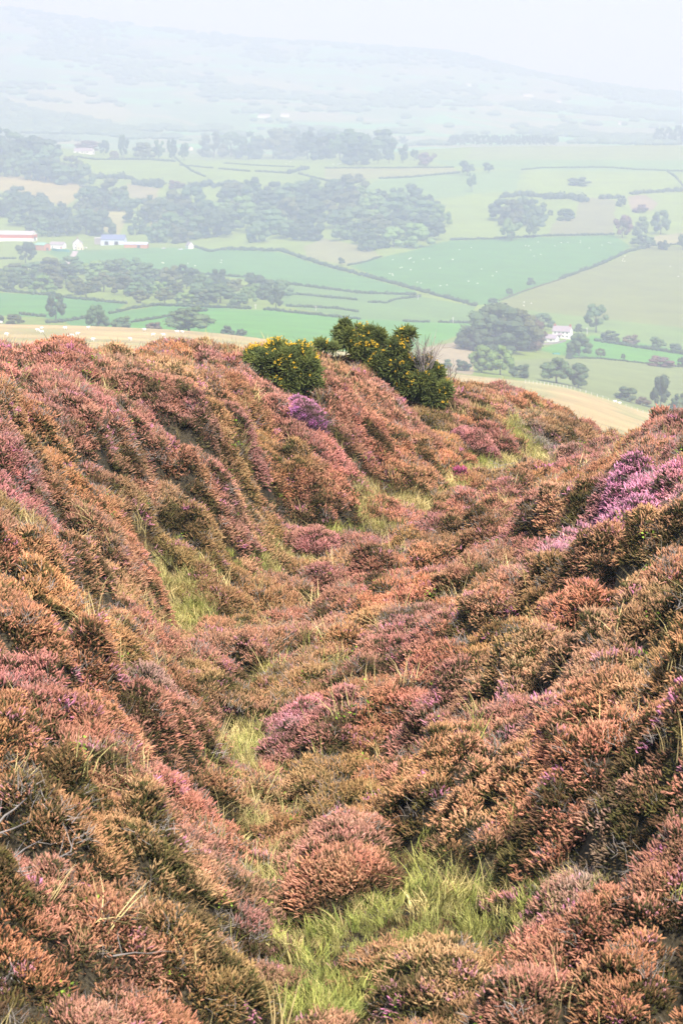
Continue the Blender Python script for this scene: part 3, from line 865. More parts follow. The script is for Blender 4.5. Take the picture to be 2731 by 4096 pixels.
gz = ground_z(px_, py_); gzx = ground_z(px_ + eps, py_); gzy = ground_z(px_, py_ + eps)
sx = np.clip((hx - Hh) / eps, -1.5, 1.5) * 0.4 + (gzx - gz) / eps * 0.5
sy = np.clip((hy - Hh) / eps, -1.5, 1.5) * 0.4 + (gzy - gz) / eps * 0.5
nrm = unit(np.stack([-sx, -sy, np.ones(len(sx))], 1) + rng.normal(0, 0.18, (len(sx), 3)))
bare = Ii < 0
colr = DC[Ii]
colr = colr * 0.55 + heather_colour(px_, py_) * 0.45
colr = colr * rng.uniform(0.78, 1.22, (len(colr), 1)) * rng.uniform(0.94, 1.06, colr.shape)
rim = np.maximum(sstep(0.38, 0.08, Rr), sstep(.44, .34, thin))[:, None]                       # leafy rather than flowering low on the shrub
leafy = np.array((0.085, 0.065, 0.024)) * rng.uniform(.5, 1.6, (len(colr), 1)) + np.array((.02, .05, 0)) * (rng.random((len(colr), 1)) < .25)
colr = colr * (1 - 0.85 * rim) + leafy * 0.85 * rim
fr = rng.random(len(colr))
sel = fr < 0.025; colr[sel] = colr[sel] * 0.3 + np.array(PAL['mauve']) * 0.7
sel = (fr > 0.025) & (fr < 0.033); colr[sel] = np.array(PAL['magenta'])
greyness = np.array([np.abs(c[0] - 1.3 * c[1]) < 0.06 and c[2] > 0.17 for c in colr])
vid = rng.integers(0, 11, len(colr))
tw = (rng.random(len(colr)) < 0.05) | (greyness & (rng.random(len(colr)) < 0.6))
vid[tw] = rng.integers(11, 14, tw.sum())
colr[tw] = np.array(PAL['grey']) * rng.uniform(0.5, 1.15, (tw.sum(), 1))
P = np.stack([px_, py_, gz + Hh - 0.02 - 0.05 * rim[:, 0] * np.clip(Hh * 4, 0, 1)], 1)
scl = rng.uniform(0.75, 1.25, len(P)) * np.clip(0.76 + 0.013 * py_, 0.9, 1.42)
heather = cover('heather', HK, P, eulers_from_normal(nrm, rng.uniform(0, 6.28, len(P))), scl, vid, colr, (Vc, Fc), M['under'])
tag(heather, 'low rust brown and pink heather blanketing both banks of the gully', 'heather', kind='stuff')
print('heather shoots', len(P), 'shrubs', len(domes))

# grass in the gully
GK = kit_collection('grass_tuft', [blades(400 + i) for i in range(6)] + [blades(450 + i, n=14, L=(.22, .42), w=.0035, lean=.7) for i in range(3)] + [sprig_leaves(480 + i) for i in range(3)], M['shoot_i'])
qx, qy = rand_fan(190000, 12.2, 66, 0.23)
gs, gg = grass_at(qx, qy)
Hh, Rr, Ii = canopy(qx, qy)
pr2 = np.where(gs > 0.3, np.clip(gs * 1.1, 0, 1) * 0.9, 0.02)
k = (rng.random(len(qx)) < pr2)
qx, qy, gs, gg, Hh, Rr = (a[k] for a in (qx, qy, gs, gg, Hh, Rr))
straw = np.array((0.66, 0.50, 0.21)); green = np.array((0.25, 0.30, 0.065)); bright = np.array((0.42, 0.43, 0.09))
gm = np.clip(gg - .08 + rng.normal(0, .3, len(qx)), 0, 1)[:, None]
gc = straw * (1 - gm) + green * gm
br = (rng.random(len(qx)) < 0.45 * sstep(.35, .7, gg))[:, None]
gc = np.where(br, gc * .4 + bright * .6, gc) * rng.uniform(.7, 1.25, (len(qx), 1))
vid = rng.integers(0, 6, len(qx))
lg = rng.random(len(qx)) < 0.10; vid[lg] = rng.integers(6, 9, lg.sum())
low = gs < 0.3                                             # scattered stalks and bilberry leaves among the heather
vid[low] = np.where(rng.random(low.sum()) < 0.45, 9 + rng.integers(0, 3, low.sum()), rng.integers(6, 9, low.sum()))
bil = low & (vid >= 9); gc[bil] = np.array((0.22, 0.33, 0.04)) * rng.uniform(.6, 1.3, (bil.sum(), 1))
zz = ground_z(qx, qy) + np.where(low, np.maximum(Hh - .10, 0), np.minimum(Hh, .12) * 0.5)
P = np.stack([qx, qy, zz], 1)
nrm = unit(np.stack([rng.normal(0, .22, len(P)) + 1.2 * (fbm(qx * 2, qy * 2, 97, 2) - .5), rng.normal(0, .15, len(P)), np.ones(len(P))], 1))
tus = fbm(qx * 3.1, qy * 2.3, 95, 3)
sc = rng.uniform(0.6, 1.3, len(P)) * np.where(gg > .65, .75, 1.05) * (.45 + 1.1 * tus)
gc = gc * (.6 + .8 * fbm(qx * 4 + 3, qy * 3, 96, 2))[:, None]
grass = cover('grass', GK, P, eulers_from_normal(nrm, rng.uniform(0, 6.28, len(P))), sc, vid, gc)
tag(grass, 'straw and bright green grass along the gully floor with bilberry sprigs', 'grass', kind='stuff')
print('grass', len(P))
#@@OBJ_BEGIN

# ------------------------------------------------------------------ trees
def leaf_quads(g, pts, nrm, size, val, VS, FS, VV):
    n = len(pts)
    nn = unit(nrm + g.normal(0, .55, (n, 3)))
    a = unit(np.cross(nn, g.normal(0, 1, (n, 3)))); b = np.cross(nn, a)
    s = size * g.uniform(.6, 1.3, (n, 1)); t = s * g.uniform(.5, .9, (n, 1))
    q = np.stack([pts + a * s, pts + b * t, pts - a * s, pts - b * t], 1).reshape(-1, 3)
    o = sum(len(v) for v in VS)
    VS.append(q); FS.append(o + np.arange(4 * n).reshape(n, 4)); VV.append(np.repeat(val, 4))
def lobe_core(c, r, val, VS, FS, VV, seg=7, rg=4):
    o = sum(len(v) for v in VS)
    vs = []
    for i in range(rg + 1):
        t = math.pi * (i + .001) / (rg + .002)
        for k in range(seg):
            p = 2 * math.pi * k / seg
            vs.append((c[0] + r[0] * math.sin(t) * math.cos(p), c[1] + r[1] * math.sin(t) * math.sin(p), c[2] + r[2] * math.cos(t)))
    fs = [(o + i * seg + k, o + (i + 1) * seg + k, o + (i + 1) * seg + (k + 1) % seg, o + i * seg + (k + 1) % seg) for i in range(rg) for k in range(seg)]
    VS.append(np.array(vs)); FS.append(np.array(fs)); VV.append(np.full(len(vs), val))
def crown(seed, shape, nl=20, nq=42, leaf=.032):
    """crown of a tree of unit height and unit width"""
    g = np.random.default_rng(seed)
    VS, FS, VV = [], [], []
    tries = 0; L = []
    while len(L) < nl and tries < 4000:
        tries += 1
        a = g.uniform(0, 2 * np.pi); z = g.random()
        if shape == 'fir':
            zz = .06 + .9 * z; rad = .46 * (1 - zz) ** .8 + .03; rr = rad * math.sqrt(g.uniform(.1, 1)); rl = .07 + .07 * (1 - zz)
        elif shape == 'wide':
            zz = .12 + .76 * z; rad = .44 * math.sqrt(max(0, 1 - ((zz - .3) / .62) ** 2)); rr = rad * math.sqrt(g.uniform(.15, 1)); rl = g.uniform(.10, .17)
        elif shape == 'bush':
            zz = .05 + .8 * z; rad = .42 * math.sqrt(max(0, 1 - ((zz - .2) / .75) ** 2)); rr = rad * math.sqrt(g.uniform(.1, 1)); rl = g.uniform(.11, .2)
        elif shape == 'open':
            zz = .25 + .66 * z; rad = .42 * math.sqrt(max(0, 1 - ((zz - .62) / .42) ** 2)); rr = rad * math.sqrt(g.uniform(.2, 1)); rl = g.uniform(.08, .14)
        else:
            zz = .2 + .7 * z; rad = .40 * math.sqrt(max(0, 1 - ((zz - .52) / .48) ** 2)); rr = rad * math.sqrt(g.uniform(.1, 1)); rl = g.uniform(.10, .17)
        c = np.array([rr * math.cos(a), rr * math.sin(a), zz])
        if all(np.linalg.norm(c - q[0]) > .62 * rl for q in L): L.append((c, rl))
    for c, rl in L:
        val = np.clip(g.normal(.45, .12), 0, 1)
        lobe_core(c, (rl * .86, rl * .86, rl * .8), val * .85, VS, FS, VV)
        d = unit(g.normal(0, 1, (nq, 3)) + (0, 0, .25))
        pts = c + d * rl * g.uniform(.72, 1.12, (nq, 1)) * (1, 1, .92)
        pts[:, 2] = np.maximum(pts[:, 2], .0)
        leaf_quads(g, pts, d, leaf, np.clip(val + g.normal(0, .16, nq), 0, 1), VS, FS, VV)
    return np.concatenate(VS), np.concatenate(FS), np.concatenate(VV)
def trunk_geo(seed, r=.028, top=.6, stems=1):
    g = np.random.default_rng(seed)
    mb = MB()
    for s in range(stems):
        ox, oy = (0, 0) if stems == 1 else (g.uniform(-.3, .3), g.uniform(-.12, .12))
        mb.tube([(ox, oy, -.03), (ox + g.normal(0, .01), oy, .2), (ox + g.normal(0, .02), oy, top)], [r, r * .75, r * .35], 6)
        for k in range(3):
            a = g.uniform(0, 6.28); z = g.uniform(.2, .4)
            mb.tube([(ox, oy, z), (ox + .12 * math.cos(a), oy + .12 * math.sin(a), z + .15), (ox + .26 * math.cos(a), oy + .26 * math.sin(a), z + .3)], [r * .5, r * .35, r * .15], 5)
    return mb
TREE_MESH = {}
def tree_meshes(shape, var, stems=1, fine=True):
    key = (shape, var, stems, fine)
    if key not in TREE_MESH:
        sd = sum(ord(ch) for ch in shape) * 10 + var
        if fine: v, f, vv = crown(sd, shape, {'fir': 26, 'wide': 34}.get(shape, 24), 60, .026)
        else: v, f, vv = crown(sd, shape, 22, 34, .030)
        mb = trunk_geo(sd, .028 if shape != 'bush' else .02, .62, stems)
        if fine:
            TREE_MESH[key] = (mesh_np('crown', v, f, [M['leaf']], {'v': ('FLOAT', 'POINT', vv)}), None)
            tm = bpy.data.meshes.new('trunk'); tm.from_pydata(mb.v, [], mb.f); tm.materials.append(M['bark']); tm.update()
            TREE_MESH[key] = (TREE_MESH[key][0], tm)
        else:
            tv = np.array(mb.v); tf = np.array([q if len(q) == 4 else (q + (q[-1],) * 4)[:4] for q in mb.f if len(q) == 4])
            V = np.concatenate([v, tv]); Fa = np.concatenate([f, tf + len(v)])
            TREE_MESH[key] = (mesh_np('tree', V, Fa, [M['leaf'], M['bark']], {'v': ('FLOAT', 'POINT', np.concatenate([vv, np.zeros(len(tv))]))},
                                      np.concatenate([np.zeros(len(f)), np.ones(len(tf))])), None)
    return TREE_MESH[key]
TINT = {'dark': (0.055, 0.085, 0.038), 'green': (0.078, 0.125, 0.045), 'light': (0.13, 0.21, 0.055), 'olive': (0.085, 0.10, 0.035), 'brown': (0.12, 0.09, 0.055), 'copper': (0.12, 0.072, 0.06), 'mid': (0.085, 0.145, 0.055)}
tree_rng = random.Random(5)
def tree(px, base, h, w, shape, tint, name, label, cat='tree', group=None, ymin=1100, stems=1, fine=None):
    p = hit(px, base, True, ymin)
    hm_, wm = h * p.y / F, w * p.y / F
    if fine is None: fine = h >= 52
    cm, tm = tree_meshes(shape, tree_rng.randrange(4), stems, fine)
    c = TINT[tint]; j = tree_rng.uniform(.82, 1.2)
    c = (c[0] * j, c[1] * j * tree_rng.uniform(.95, 1.05), c[2] * j, 1)
    if fine:
        e = empty(name, p, tree_rng.uniform(0, 6.28), label, cat, group)
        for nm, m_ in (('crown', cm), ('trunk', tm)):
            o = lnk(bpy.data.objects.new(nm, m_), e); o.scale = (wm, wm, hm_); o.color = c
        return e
    o = lnk(bpy.data.objects.new(name, cm)); o.location = p; o.scale = (wm, wm, hm_); o.color = c
    o.rotation_euler = (0, 0, tree_rng.uniform(0, 6.28))
    return tag(o, label, cat, group)

T = tree
# ridge line and upper slopes
T(1612,578,36,40,'round','dark','round_tree','lone round tree on the skyline left of the long plantation',ymin=2900)
T(1735,630,18,24,'bush','brown','small_bush','small bush just right of the copper coloured tree',cat='bush',ymin=2800)
T(1700,664,54,72,'wide','copper','copper_tree','round copper tinted tree at the right end of the ridge tree line',ymin=2800,fine=True)
for x, b, h, w in ((1510,656,62,50),(1556,653,58,52),(1610,652,74,52),(1656,643,46,44)):
    T(x,b,h,w,'round','green','field_tree','hazy green tree in the short row left of the copper tree',group='short row of trees on the ridge field',ymin=2800)
T(1868,703,62,72,'round','dark','field_tree','taller dark tree of the leaning pair in the ridge pasture',ymin=2500)
T(1886,768,84,46,'open','mid','field_tree','narrow tree just below the tall dark tree in the ridge pasture',ymin=2400)
T(1953,692,44,56,'round','dark','field_tree','small round tree alone right of the tall dark pair',ymin=2500)
T(2312,742,36,108,'bush','dark','field_thicket','low flat thicket alone in the middle of the upper right pasture',cat='bush',ymin=2400)
for i, x in enumerate(np.linspace(1803, 2222, 22)):
    T(x,584,43 + (i * 7 % 5) - (6 if i > 18 else 0),34,'round','dark','plantation_tree','dark tree in the long even plantation on the skyline',group='plantation on the ridge skyline',ymin=3300,fine=False)
for x, b, h, w in ((2640,578,66,60),(2690,578,78,70),(2740,580,80,76),(2620,580,40,36),(2790,580,80,76)):
    T(x,b,h,w,'open','dark','skyline_tree','tree in the dark clump on the skyline at the right edge',group='clump of trees at the right skyline',ymin=3300)
def wood(poly, n, h, w, tints, name, label, group, ymin=1100, sep=(.42, .10), shape=('bush', 'bush', 'wide', 'bush', 'wide'), seed=1, fine=False):
    g = random.Random(seed)
    xs = [q[0] for q in poly]; ys = [q[1] for q in poly]
    done = []; k = 0
    while len(done) < n and k < 6000:
        k += 1
        x, y = g.uniform(min(xs), max(xs)), g.uniform(min(ys), max(ys))
        if not in_poly(np.array([x]), np.array([y]), poly)[0]: continue
        hh = g.uniform(*h) * 1.16; ww = hh * g.uniform(*w) * 1.22
        if any(abs(x - a) < sep[0] * (ww + q) / 2 and abs(y - b) < sep[1] * hh * 2 for a, b, q in done): continue
        done.append((x, y, ww))
        T(x, y, hh, ww, g.choice(shape), g.choice(tints), name, label, group=group, ymin=ymin, fine=fine)
D3 = ['dark', 'green', 'dark', 'mid', 'olive']
wood([(-60,600),(60,590),(190,640),(250,690),(370,735),(250,735),(60,715),(-60,710)],24,(60,105),(.8,1.3),D3,'hillside_tree','tree in the wood on the hillside left of the white bungalow','wood left of the bungalow',ymin=2500,seed=2)
wood([(830,640),(1000,642),(1200,650),(1420,660),(1500,640),(1530,620),(1300,610),(860,622)],26,(85,120),(.8,1.2),D3,'ridge_tree','tree in the long dark wood along the ridge','wood along the ridge',ymin=2900,seed=3)
for x, b, h, w, s, t, l in ((218,622,64,70,'bush','dark','bushy dark tree just left of the white bungalow'),(350,606,44,110,'wide','copper','wide brownish tree close behind the white bungalow'),(416,622,62,50,'round','dark','rounded tree just right of the white bungalow'),
    (497,632,92,48,'round','dark','tall narrow tree right of the white bungalow'),(572,634,64,100,'wide','olive','broad pale tree right of the tall narrow tree'),(636,636,76,52,'round','mid','hazy tree between the broad pale tree and the darker tall one'),
    (690,640,84,54,'round','dark','darker tall tree left of the tiny cream house'),(738,642,72,56,'round','green','tree beside the tiny cream house on the ridge'),(458,636,34,42,'bush','brown','low reddish shrub below the trees right of the bungalow')):
    T(x,b,h,w,s,t,'garden_tree',l,ymin=2800,fine=True)
wood([(890,820),(1000,800),(1170,800),(1300,790),(1420,785),(1520,800),(1640,830),(1780,880),(1800,940),(1640,1005),(1500,1020),(1420,985),(1300,950),(1200,985),(1050,995),(880,940)],56,(60,100),(.85,1.35),D3 + ['light'],'woodland_tree','tree in the broad wood across the middle of the valley','wood across the middle of the valley',ymin=1700,seed=4)
wood([(-40,840),(120,810),(220,860),(260,880),(200,930),(-40,880)],11,(60,105),(.85,1.3),D3,'slope_tree','tree in the clump above the red barn','clump above the red barn',ymin=2100,seed=5)
wood([(310,830),(430,800),(520,835),(450,850),(320,850)],8,(60,100),(.85,1.3),D3,'slope_tree','tree in the rounded clump below the tan hillside field','rounded clump below the tan field',ymin=2100,seed=6)
wood([(160,945),(260,890),(420,900),(440,945),(300,952)],10,(60,95),(.8,1.3),D3,'slope_tree','tree in the clump directly behind the farm buildings','clump behind the farm',ymin=2000,seed=7)
wood([(500,960),(530,900),(640,850),(760,830),(860,860),(880,960),(840,985),(700,980)],20,(60,100),(.8,1.3),D3,'slope_tree','tree in the dark wood above the small white cottage','wood above the small white cottage',ymin=1900,seed=8)
wood([(-40,1130),(60,1110),(300,1090),(480,1080),(600,1110),(860,1140),(1060,1160),(1130,1190),(1000,1228),(700,1222),(480,1208),(250,1180),(-40,1165)],62,(46,74),(.9,1.4),D3 + ['olive', 'mid', 'light'],'valley_tree','tree in the wide belt of trees along the valley bottom','belt of trees along the valley bottom',ymin=1450,seed=9)
wood([(2000,885),(2100,850),(2180,880),(2160,905),(2020,905)],7,(60,95),(.8,1.2),D3,'pasture_tree','tree in the dark clump right of the broad valley wood','dark clump right of the valley wood',ymin=1900,seed=10)
for x, b, h, w, s, t, l in ((640,752,46,46,'bush','dark','small dark bush at the left end of the upper hedge'),(704,754,36,72,'bush','copper','low copper bush in the upper hedge'),(1008,772,66,72,'round','dark','lone dark tree at the foot of the upper green field'),
    (2045,962,88,96,'round','light','pale round tree left of the pasture clump edge'),(2130,952,80,66,'round','green','pale tree beside the hedge above the teal field'),(2200,862,24,26,'bush','dark','tiny bush above the tan pasture'),(2262,882,50,78,'bush','dark','round bush alone at the left edge of the tan pasture'),
    (2487,952,94,84,'round','copper','dark plum tinted tree at the right corner of the tan pasture'),(2560,945,84,70,'bush','green','bushy tree right of the plum tinted tree'),(2640,938,98,92,'round','green','rounded tree below the bare earth scar'),(2568,990,56,104,'wide','mid','wide low tree at the head of the long diagonal hedge'),
    (2482,826,46,46,'bush','dark','dark bush left of the bare earth scar'),(2560,850,34,70,'bush','copper','low scrub growing in the bare earth scar'),(2650,998,40,56,'bush','dark','bushes below the pale strip at the right edge'),(2728,1000,64,50,'round','dark','dark tree cut by the right edge below the pale strip'),
    (2036,1182,30,34,'round','dark','small round tree at the lower part of the diagonal hedge'),(2122,1140,32,40,'bush','dark','bush beside the wall midway up the diagonal boundary'),(1970,1212,22,46,'bush','dark','bush where the diagonal boundary meets the road hedge'),(1366,1062,34,34,'round','dark','small dark tree standing alone on the long road hedge'),
    (1104,1234,98,80,'fir','dark','dark conical conifer above the bright green field'),(104,1052,88,92,'round','dark','dark round tree in front of the orange shed'),(206,1064,32,100,'bush','dark','low bushes beside the farm track'),
    (225,1280,108,94,'round','dark','tall dark tree alone in the bright left field'),(60,1296,42,78,'bush','olive','olive bush low in the bright left field'),(0,1292,40,40,'bush','dark','dark bush at the left edge above the tan hill'),
    (392,1318,100,104,'wide','mid','broad green tree left of the brown shrubs'),(488,1318,58,90,'bush','green','rounded bush between the broad tree and the brown shrub'),(612,1330,44,86,'bush','brown','brown shrub left of the great rounded tree'),(758,1344,108,206,'wide','green','great rounded tree just above the tan hill crest'),
    (910,1350,40,60,'bush','dark','misty bush behind the heather crest right of the great tree'),(968,1352,36,60,'bush','dark','second misty bush behind the heather crest')):
    T(x,b,h,w,s,t,'valley_tree' if h > 45 else 'valley_bush',l,cat='tree' if h > 45 else 'bush',ymin=1110 if b > 1250 else 1300,fine=True)
# around the white cottage
for x, b, h, w, t in ((1920,1398,158,190,'green'),(1990,1400,190,230,'green'),(2070,1402,176,210,'olive'),(2118,1398,140,150,'brown'),(1880,1402,104,130,'dark'),(2010,1412,140,230,'dark')):
    T(x,b,h,w,'wide',t,'beech_tree','tall beech in the dense rounded clump left of the white cottage',group='beech clump left of the cottage',ymin=1300,stems=3,fine=True)
for x, b, h, w, s, t, l in ((1925,1490,112,120,'wide','light','bright green bushy tree at the left foot of the beech clump'),(2000,1500,128,120,'wide','light','brightest green tree below the beech clump'),(1850,1484,50,70,'bush','dark','dark small bush left of the bright green trees'),(1785,1480,44,50,'bush','mid','pale green bush on the straw slope right of the gorse'),
    (2080,1512,60,90,'bush','dark','dim bush behind the right heather hump'),(2170,1318,66,92,'wide','mid','rounded tree behind the left end of the cottage'),(2310,1338,44,42,'round','dark','dark tree against the right gable of the cottage'),(2314,1424,92,104,'wide','green','broad tree in front of the cottage garden'),
    (2382,1330,116,112,'open','mid','tall drooping tree right of the cottage'),(2400,1430,38,50,'round','olive','thin small tree on the meadow edge below the cottage'),(2490,1438,24,22,'round','olive','tiny tree on the meadow fence line'),(2225,1545,110,150,'wide','green','large dim tree behind the right heather hump'),(2310,1556,100,96,'wide','mid','dim tree right of the large one behind the heather hump'),
    (2640,1652,150,100,'round','dark','tall dark tree behind the right heather bank'),(2716,1660,90,90,'wide','green','tree at the right edge behind the heather bank'),(2500,1616,66,100,'bush','dark','dark bushes beyond the tan field edge'),(2568,1640,40,70,'bush','brown','brown shrub beyond the tan field edge'),(2630,1400,56,76,'round','green','round tree in the hedge right of the cottage meadow'),
    (2700,1412,40,70,'bush','dark','dark bush in the hedge at the right edge of the meadow'),(2440,1366,48,80,'bush','dark','dark bushes at the left end of the meadow hedge'),(2520,1378,42,80,'bush','brown','brownish bushes midway along the meadow hedge'),(2640,1466,46,110,'bush','copper','plum tinted scrub below the bright meadow'),(2726,1468,44,40,'bush','dark','dark scrub at the right edge below the meadow'),
    (2274,1436,30,40,'bush','dark','low shrub below the pale trough')):
    T(x,b,h,w,s,t,'cottage_tree' if h > 50 else 'meadow_bush',l,cat='tree' if h > 50 else 'bush',ymin=1110,fine=True)

# ------------------------------------------------------------------ hedges
def hedge(pts, h, label, tint='dark', ymin=1100, name='hedge', cat='hedge', gap=0.0):
    P = []
    pts = [np.array(q, float) for q in pts]
    for a, b in zip(pts[:-1], pts[1:]):
        n = max(2, int(np.linalg.norm(b - a) / (h * .55)))
        for s in range(n): P.append(a + (b - a) * s / n)
    P.append(pts[-1])
    g = np.random.default_rng(len(P) * 7 + int(pts[0][0]))
    VS, FS, VV = [], [], []
    o0 = hit(*P[0], True, ymin)
    for q in P:
        if g.random() < gap: continue
        p = hit(q[0], q[1] + g.normal(0, h * .06), True, ymin)
        hh = h * p.y / F * g.uniform(.7, 1.25)
        c = np.array(p - o0) + (0, 0, hh * .42)
        val = np.clip(g.normal(.45, .18), 0, 1)
        r = np.array((hh * .62, hh * .55, hh * .52))
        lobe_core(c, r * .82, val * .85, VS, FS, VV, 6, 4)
        d = unit(g.normal(0, 1, (16, 3)))
        leaf_quads(g, c + d * r * g.uniform(.75, 1.15, (16, 1)), d, hh * .16, np.clip(val + g.normal(0, .16, 16), 0, 1), VS, FS, VV)
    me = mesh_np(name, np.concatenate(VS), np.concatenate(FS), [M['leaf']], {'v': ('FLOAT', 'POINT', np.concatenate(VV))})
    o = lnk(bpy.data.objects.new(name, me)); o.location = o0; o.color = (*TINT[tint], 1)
    return tag(o, label, cat)
HED = [
 ([(890,999),(1123,1006),(1283,1060),(1474,1110),(1665,1162),(1900,1226)],17,'thick long hedge running diagonally down the valley to the beech clump'),
 ([(1391,1064),(1460,1050),(1525,1028)],10,'short hedge rising from the road hedge to the valley wood'),
 ([(1000,1120),(1219,1146),(1442,1174),(1659,1181)],13,'hedge along the foot of the wide pale green field'),
 ([(1136,1175),(1426,1201)],11,'short straight hedge right of the conifer top'),
 ([(1474,1210),(1544,1213),(1589,1198),(1678,1188)],11,'kinked hedge stub left of the road bend'),
 ([(1149,1226),(1346,1236),(1429,1249)],12,'upper of the two hedges right of the conifer foot'),
 ([(1059,1240),(1334,1268),(1439,1278)],13,'hedge along the top of the vivid green field'),
 ([(1614,1287),(1713,1290)],11,'short hedge at the top right of the vivid green field'),
 ([(1755,1290),(1880,1294)],12,'short hedge running into the beech clump from the left'),
 ([(-60,1163),(0,1166),(191,1182),(281,1194),(504,1217)],13,'hedge above the bright left field'),
 ([(83,1258),(179,1268)],13,'hedge piece left of the tall dark tree'),
 ([(190,1293),(261,1288),(357,1271)],15,'hedge piece running up to the broad green tree'),
 ([(440,1256),(548,1233),(638,1223),(1000,1237)],15,'long hedge curving across the left fields'),
 ([(529,1291),(612,1278),(695,1264),(823,1245)],14,'hedge rising to the great rounded tree'),
 ([(-60,1036),(64,1037)],10,'hedge behind the dark round tree at the left edge'),
 ([(574,1083),(720,1092),(1000,1112)],12,'hedge at the bottom of the farm field'),
 ([(760,985),(840,1008),(900,1000)],12,'hedge beside the small white cottage'),
 ([(2086,681),(2163,673),(2373,671),(2443,672),(2536,679),(2718,686),(2800,690)],7,'thin dark hedge across the upper right pasture'),
 ([(2671,691),(2699,709),(2731,747)],9,'hedge going down the right edge of the upper pasture'),
 ([(1519,715),(1595,713),(1657,709),(1750,700),(1836,693)],9,'broken hedge left of the tall dark pair of trees'),
 ([(1300,674),(1626,673),(1813,671)],7,'straight thin hedge below the copper tree'),
 ([(702,636),(768,687),(820,708)],10,'hedge running down from the ridge trees'),
 ([(722,662),(850,674)],7,'upper left piece of the broken hedge in the ridge field'),
 ([(875,677),(998,687)],8,'middle piece of the broken hedge in the ridge field'),
 ([(1023,687),(1161,695)],9,'right piece of the broken hedge in the ridge field'),
 ([(896,654),(1039,664),(1176,669)],6,'thin hedge just below the ridge wood'),
 ([(1160,694),(1230,676)],20,'bushy hedge corner below the ridge wood'),
 ([(1197,697),(1309,725),(1365,746)],10,'hedge running down right from the bushy corner'),
 ([(1300,724),(1380,722)],7,'short hedge right of the bushy corner'),
 ([(1349,735),(1434,762)],13,'thick hedge leading into the valley wood'),
 ([(1043,772),(1160,797),(1300,795)],15,'thick hedge right of the lone dark tree'),
 ([(745,756),(820,745),(930,748),(985,772)],30,'overgrown bushy hedge left of the lone dark tree'),
 ([(375,716),(440,714),(525,718)],26,'bushy hedge in the green field below the bungalow'),
 ([(540,740),(600,748),(640,750)],34,'clumpy hedge at the end of the bungalow field'),
 ([(320,745),(390,758)],9,'short hedge at the corner of the tan hillside field'),
 ([(1800,961),(1978,957),(2168,946),(2453,940)],11,'hedge along the top of the teal sheep field'),
 ([(2240,1118),(2394,1062),(2512,1009),(2590,990)],16,'upper bushy half of the long diagonal boundary'),
 ([(2005,794),(2080,786),(2160,790)],24,'scrubby hedge on the slope left of the flat thicket'),
 ([(2180,800),(2260,796),(2345,808)],34,'dark scrub hedge below the flat thicket'),
 ([(2398,798),(2470,795)],20,'scrub hedge left of the bare earth scar'),
 ([(2520,778),(2620,772),(2731,764),(2800,760)],18,'thick hedge above the bare earth scar'),
 ([(2600,985),(2731,978),(2800,976)],9,'hedge under the pale strip at the right edge'),
 ([(2380,1366),(2470,1378),(2590,1398),(2731,1418),(2800,1424)],16,'hedge along the top of the bright cottage meadow'),
 ([(2275,1432),(2400,1436),(2500,1446),(2731,1470)],8,'low hedge along the bottom of the bright cottage meadow'),
 ([(300,628),(380,640),(600,640),(700,648)],9,'garden hedge below the white bungalow')]
for pts, h, l in HED: hedge(pts, h, l)
hedge([(1996,1204),(2100,1164),(2240,1119)],6,'thin stone wall on the lower half of the diagonal boundary','brown',name='field_wall',cat='wall')

# far wooded hillside, beyond counting
VS, FS, VV = [], [], []
g = np.random.default_rng(77)
cnt = 0
while cnt < 4200:
    y = math.exp(g.uniform(math.log(4300), math.log(8050))); a = g.uniform(-.17, .17)
    nz = float(fbm(np.array([a * 26]), np.array([math.log(y) * 14]), 131, 3)[0])
    rim = y > 7300
    if nz < (.54 if not rim else .46) and g.random() > .03: continue
    r0 = float(bg_row(a, y)); xx = a * F + CX
    if any(in_poly(np.array([xx]), np.array([r0]), q)[0] for q, _ in FAR_FIELDS): continue
    x = a * y; z = float(ground_z(np.array([x]), np.array([y]))[0])
    hh = g.uniform(6, 12); ww = hh * g.uniform(.8, 1.9)
    lobe_core((x, y, z + hh * .4), (ww, ww, hh * .6), np.clip(g.normal(.4, .25), 0, 1), VS, FS, VV, 6, 4)
    cnt += 1
me = mesh_np('distant_woodland', np.concatenate(VS), np.concatenate(FS), [M['leaf']], {'v': ('FLOAT', 'POINT', np.concatenate(VV))})
o = lnk(bpy.data.objects.new('distant_woodland', me)); o.color = (0.10, 0.15, 0.08, 1)
tag(o, 'hazy woods covering the far hillside across the valley', 'woodland', kind='stuff')

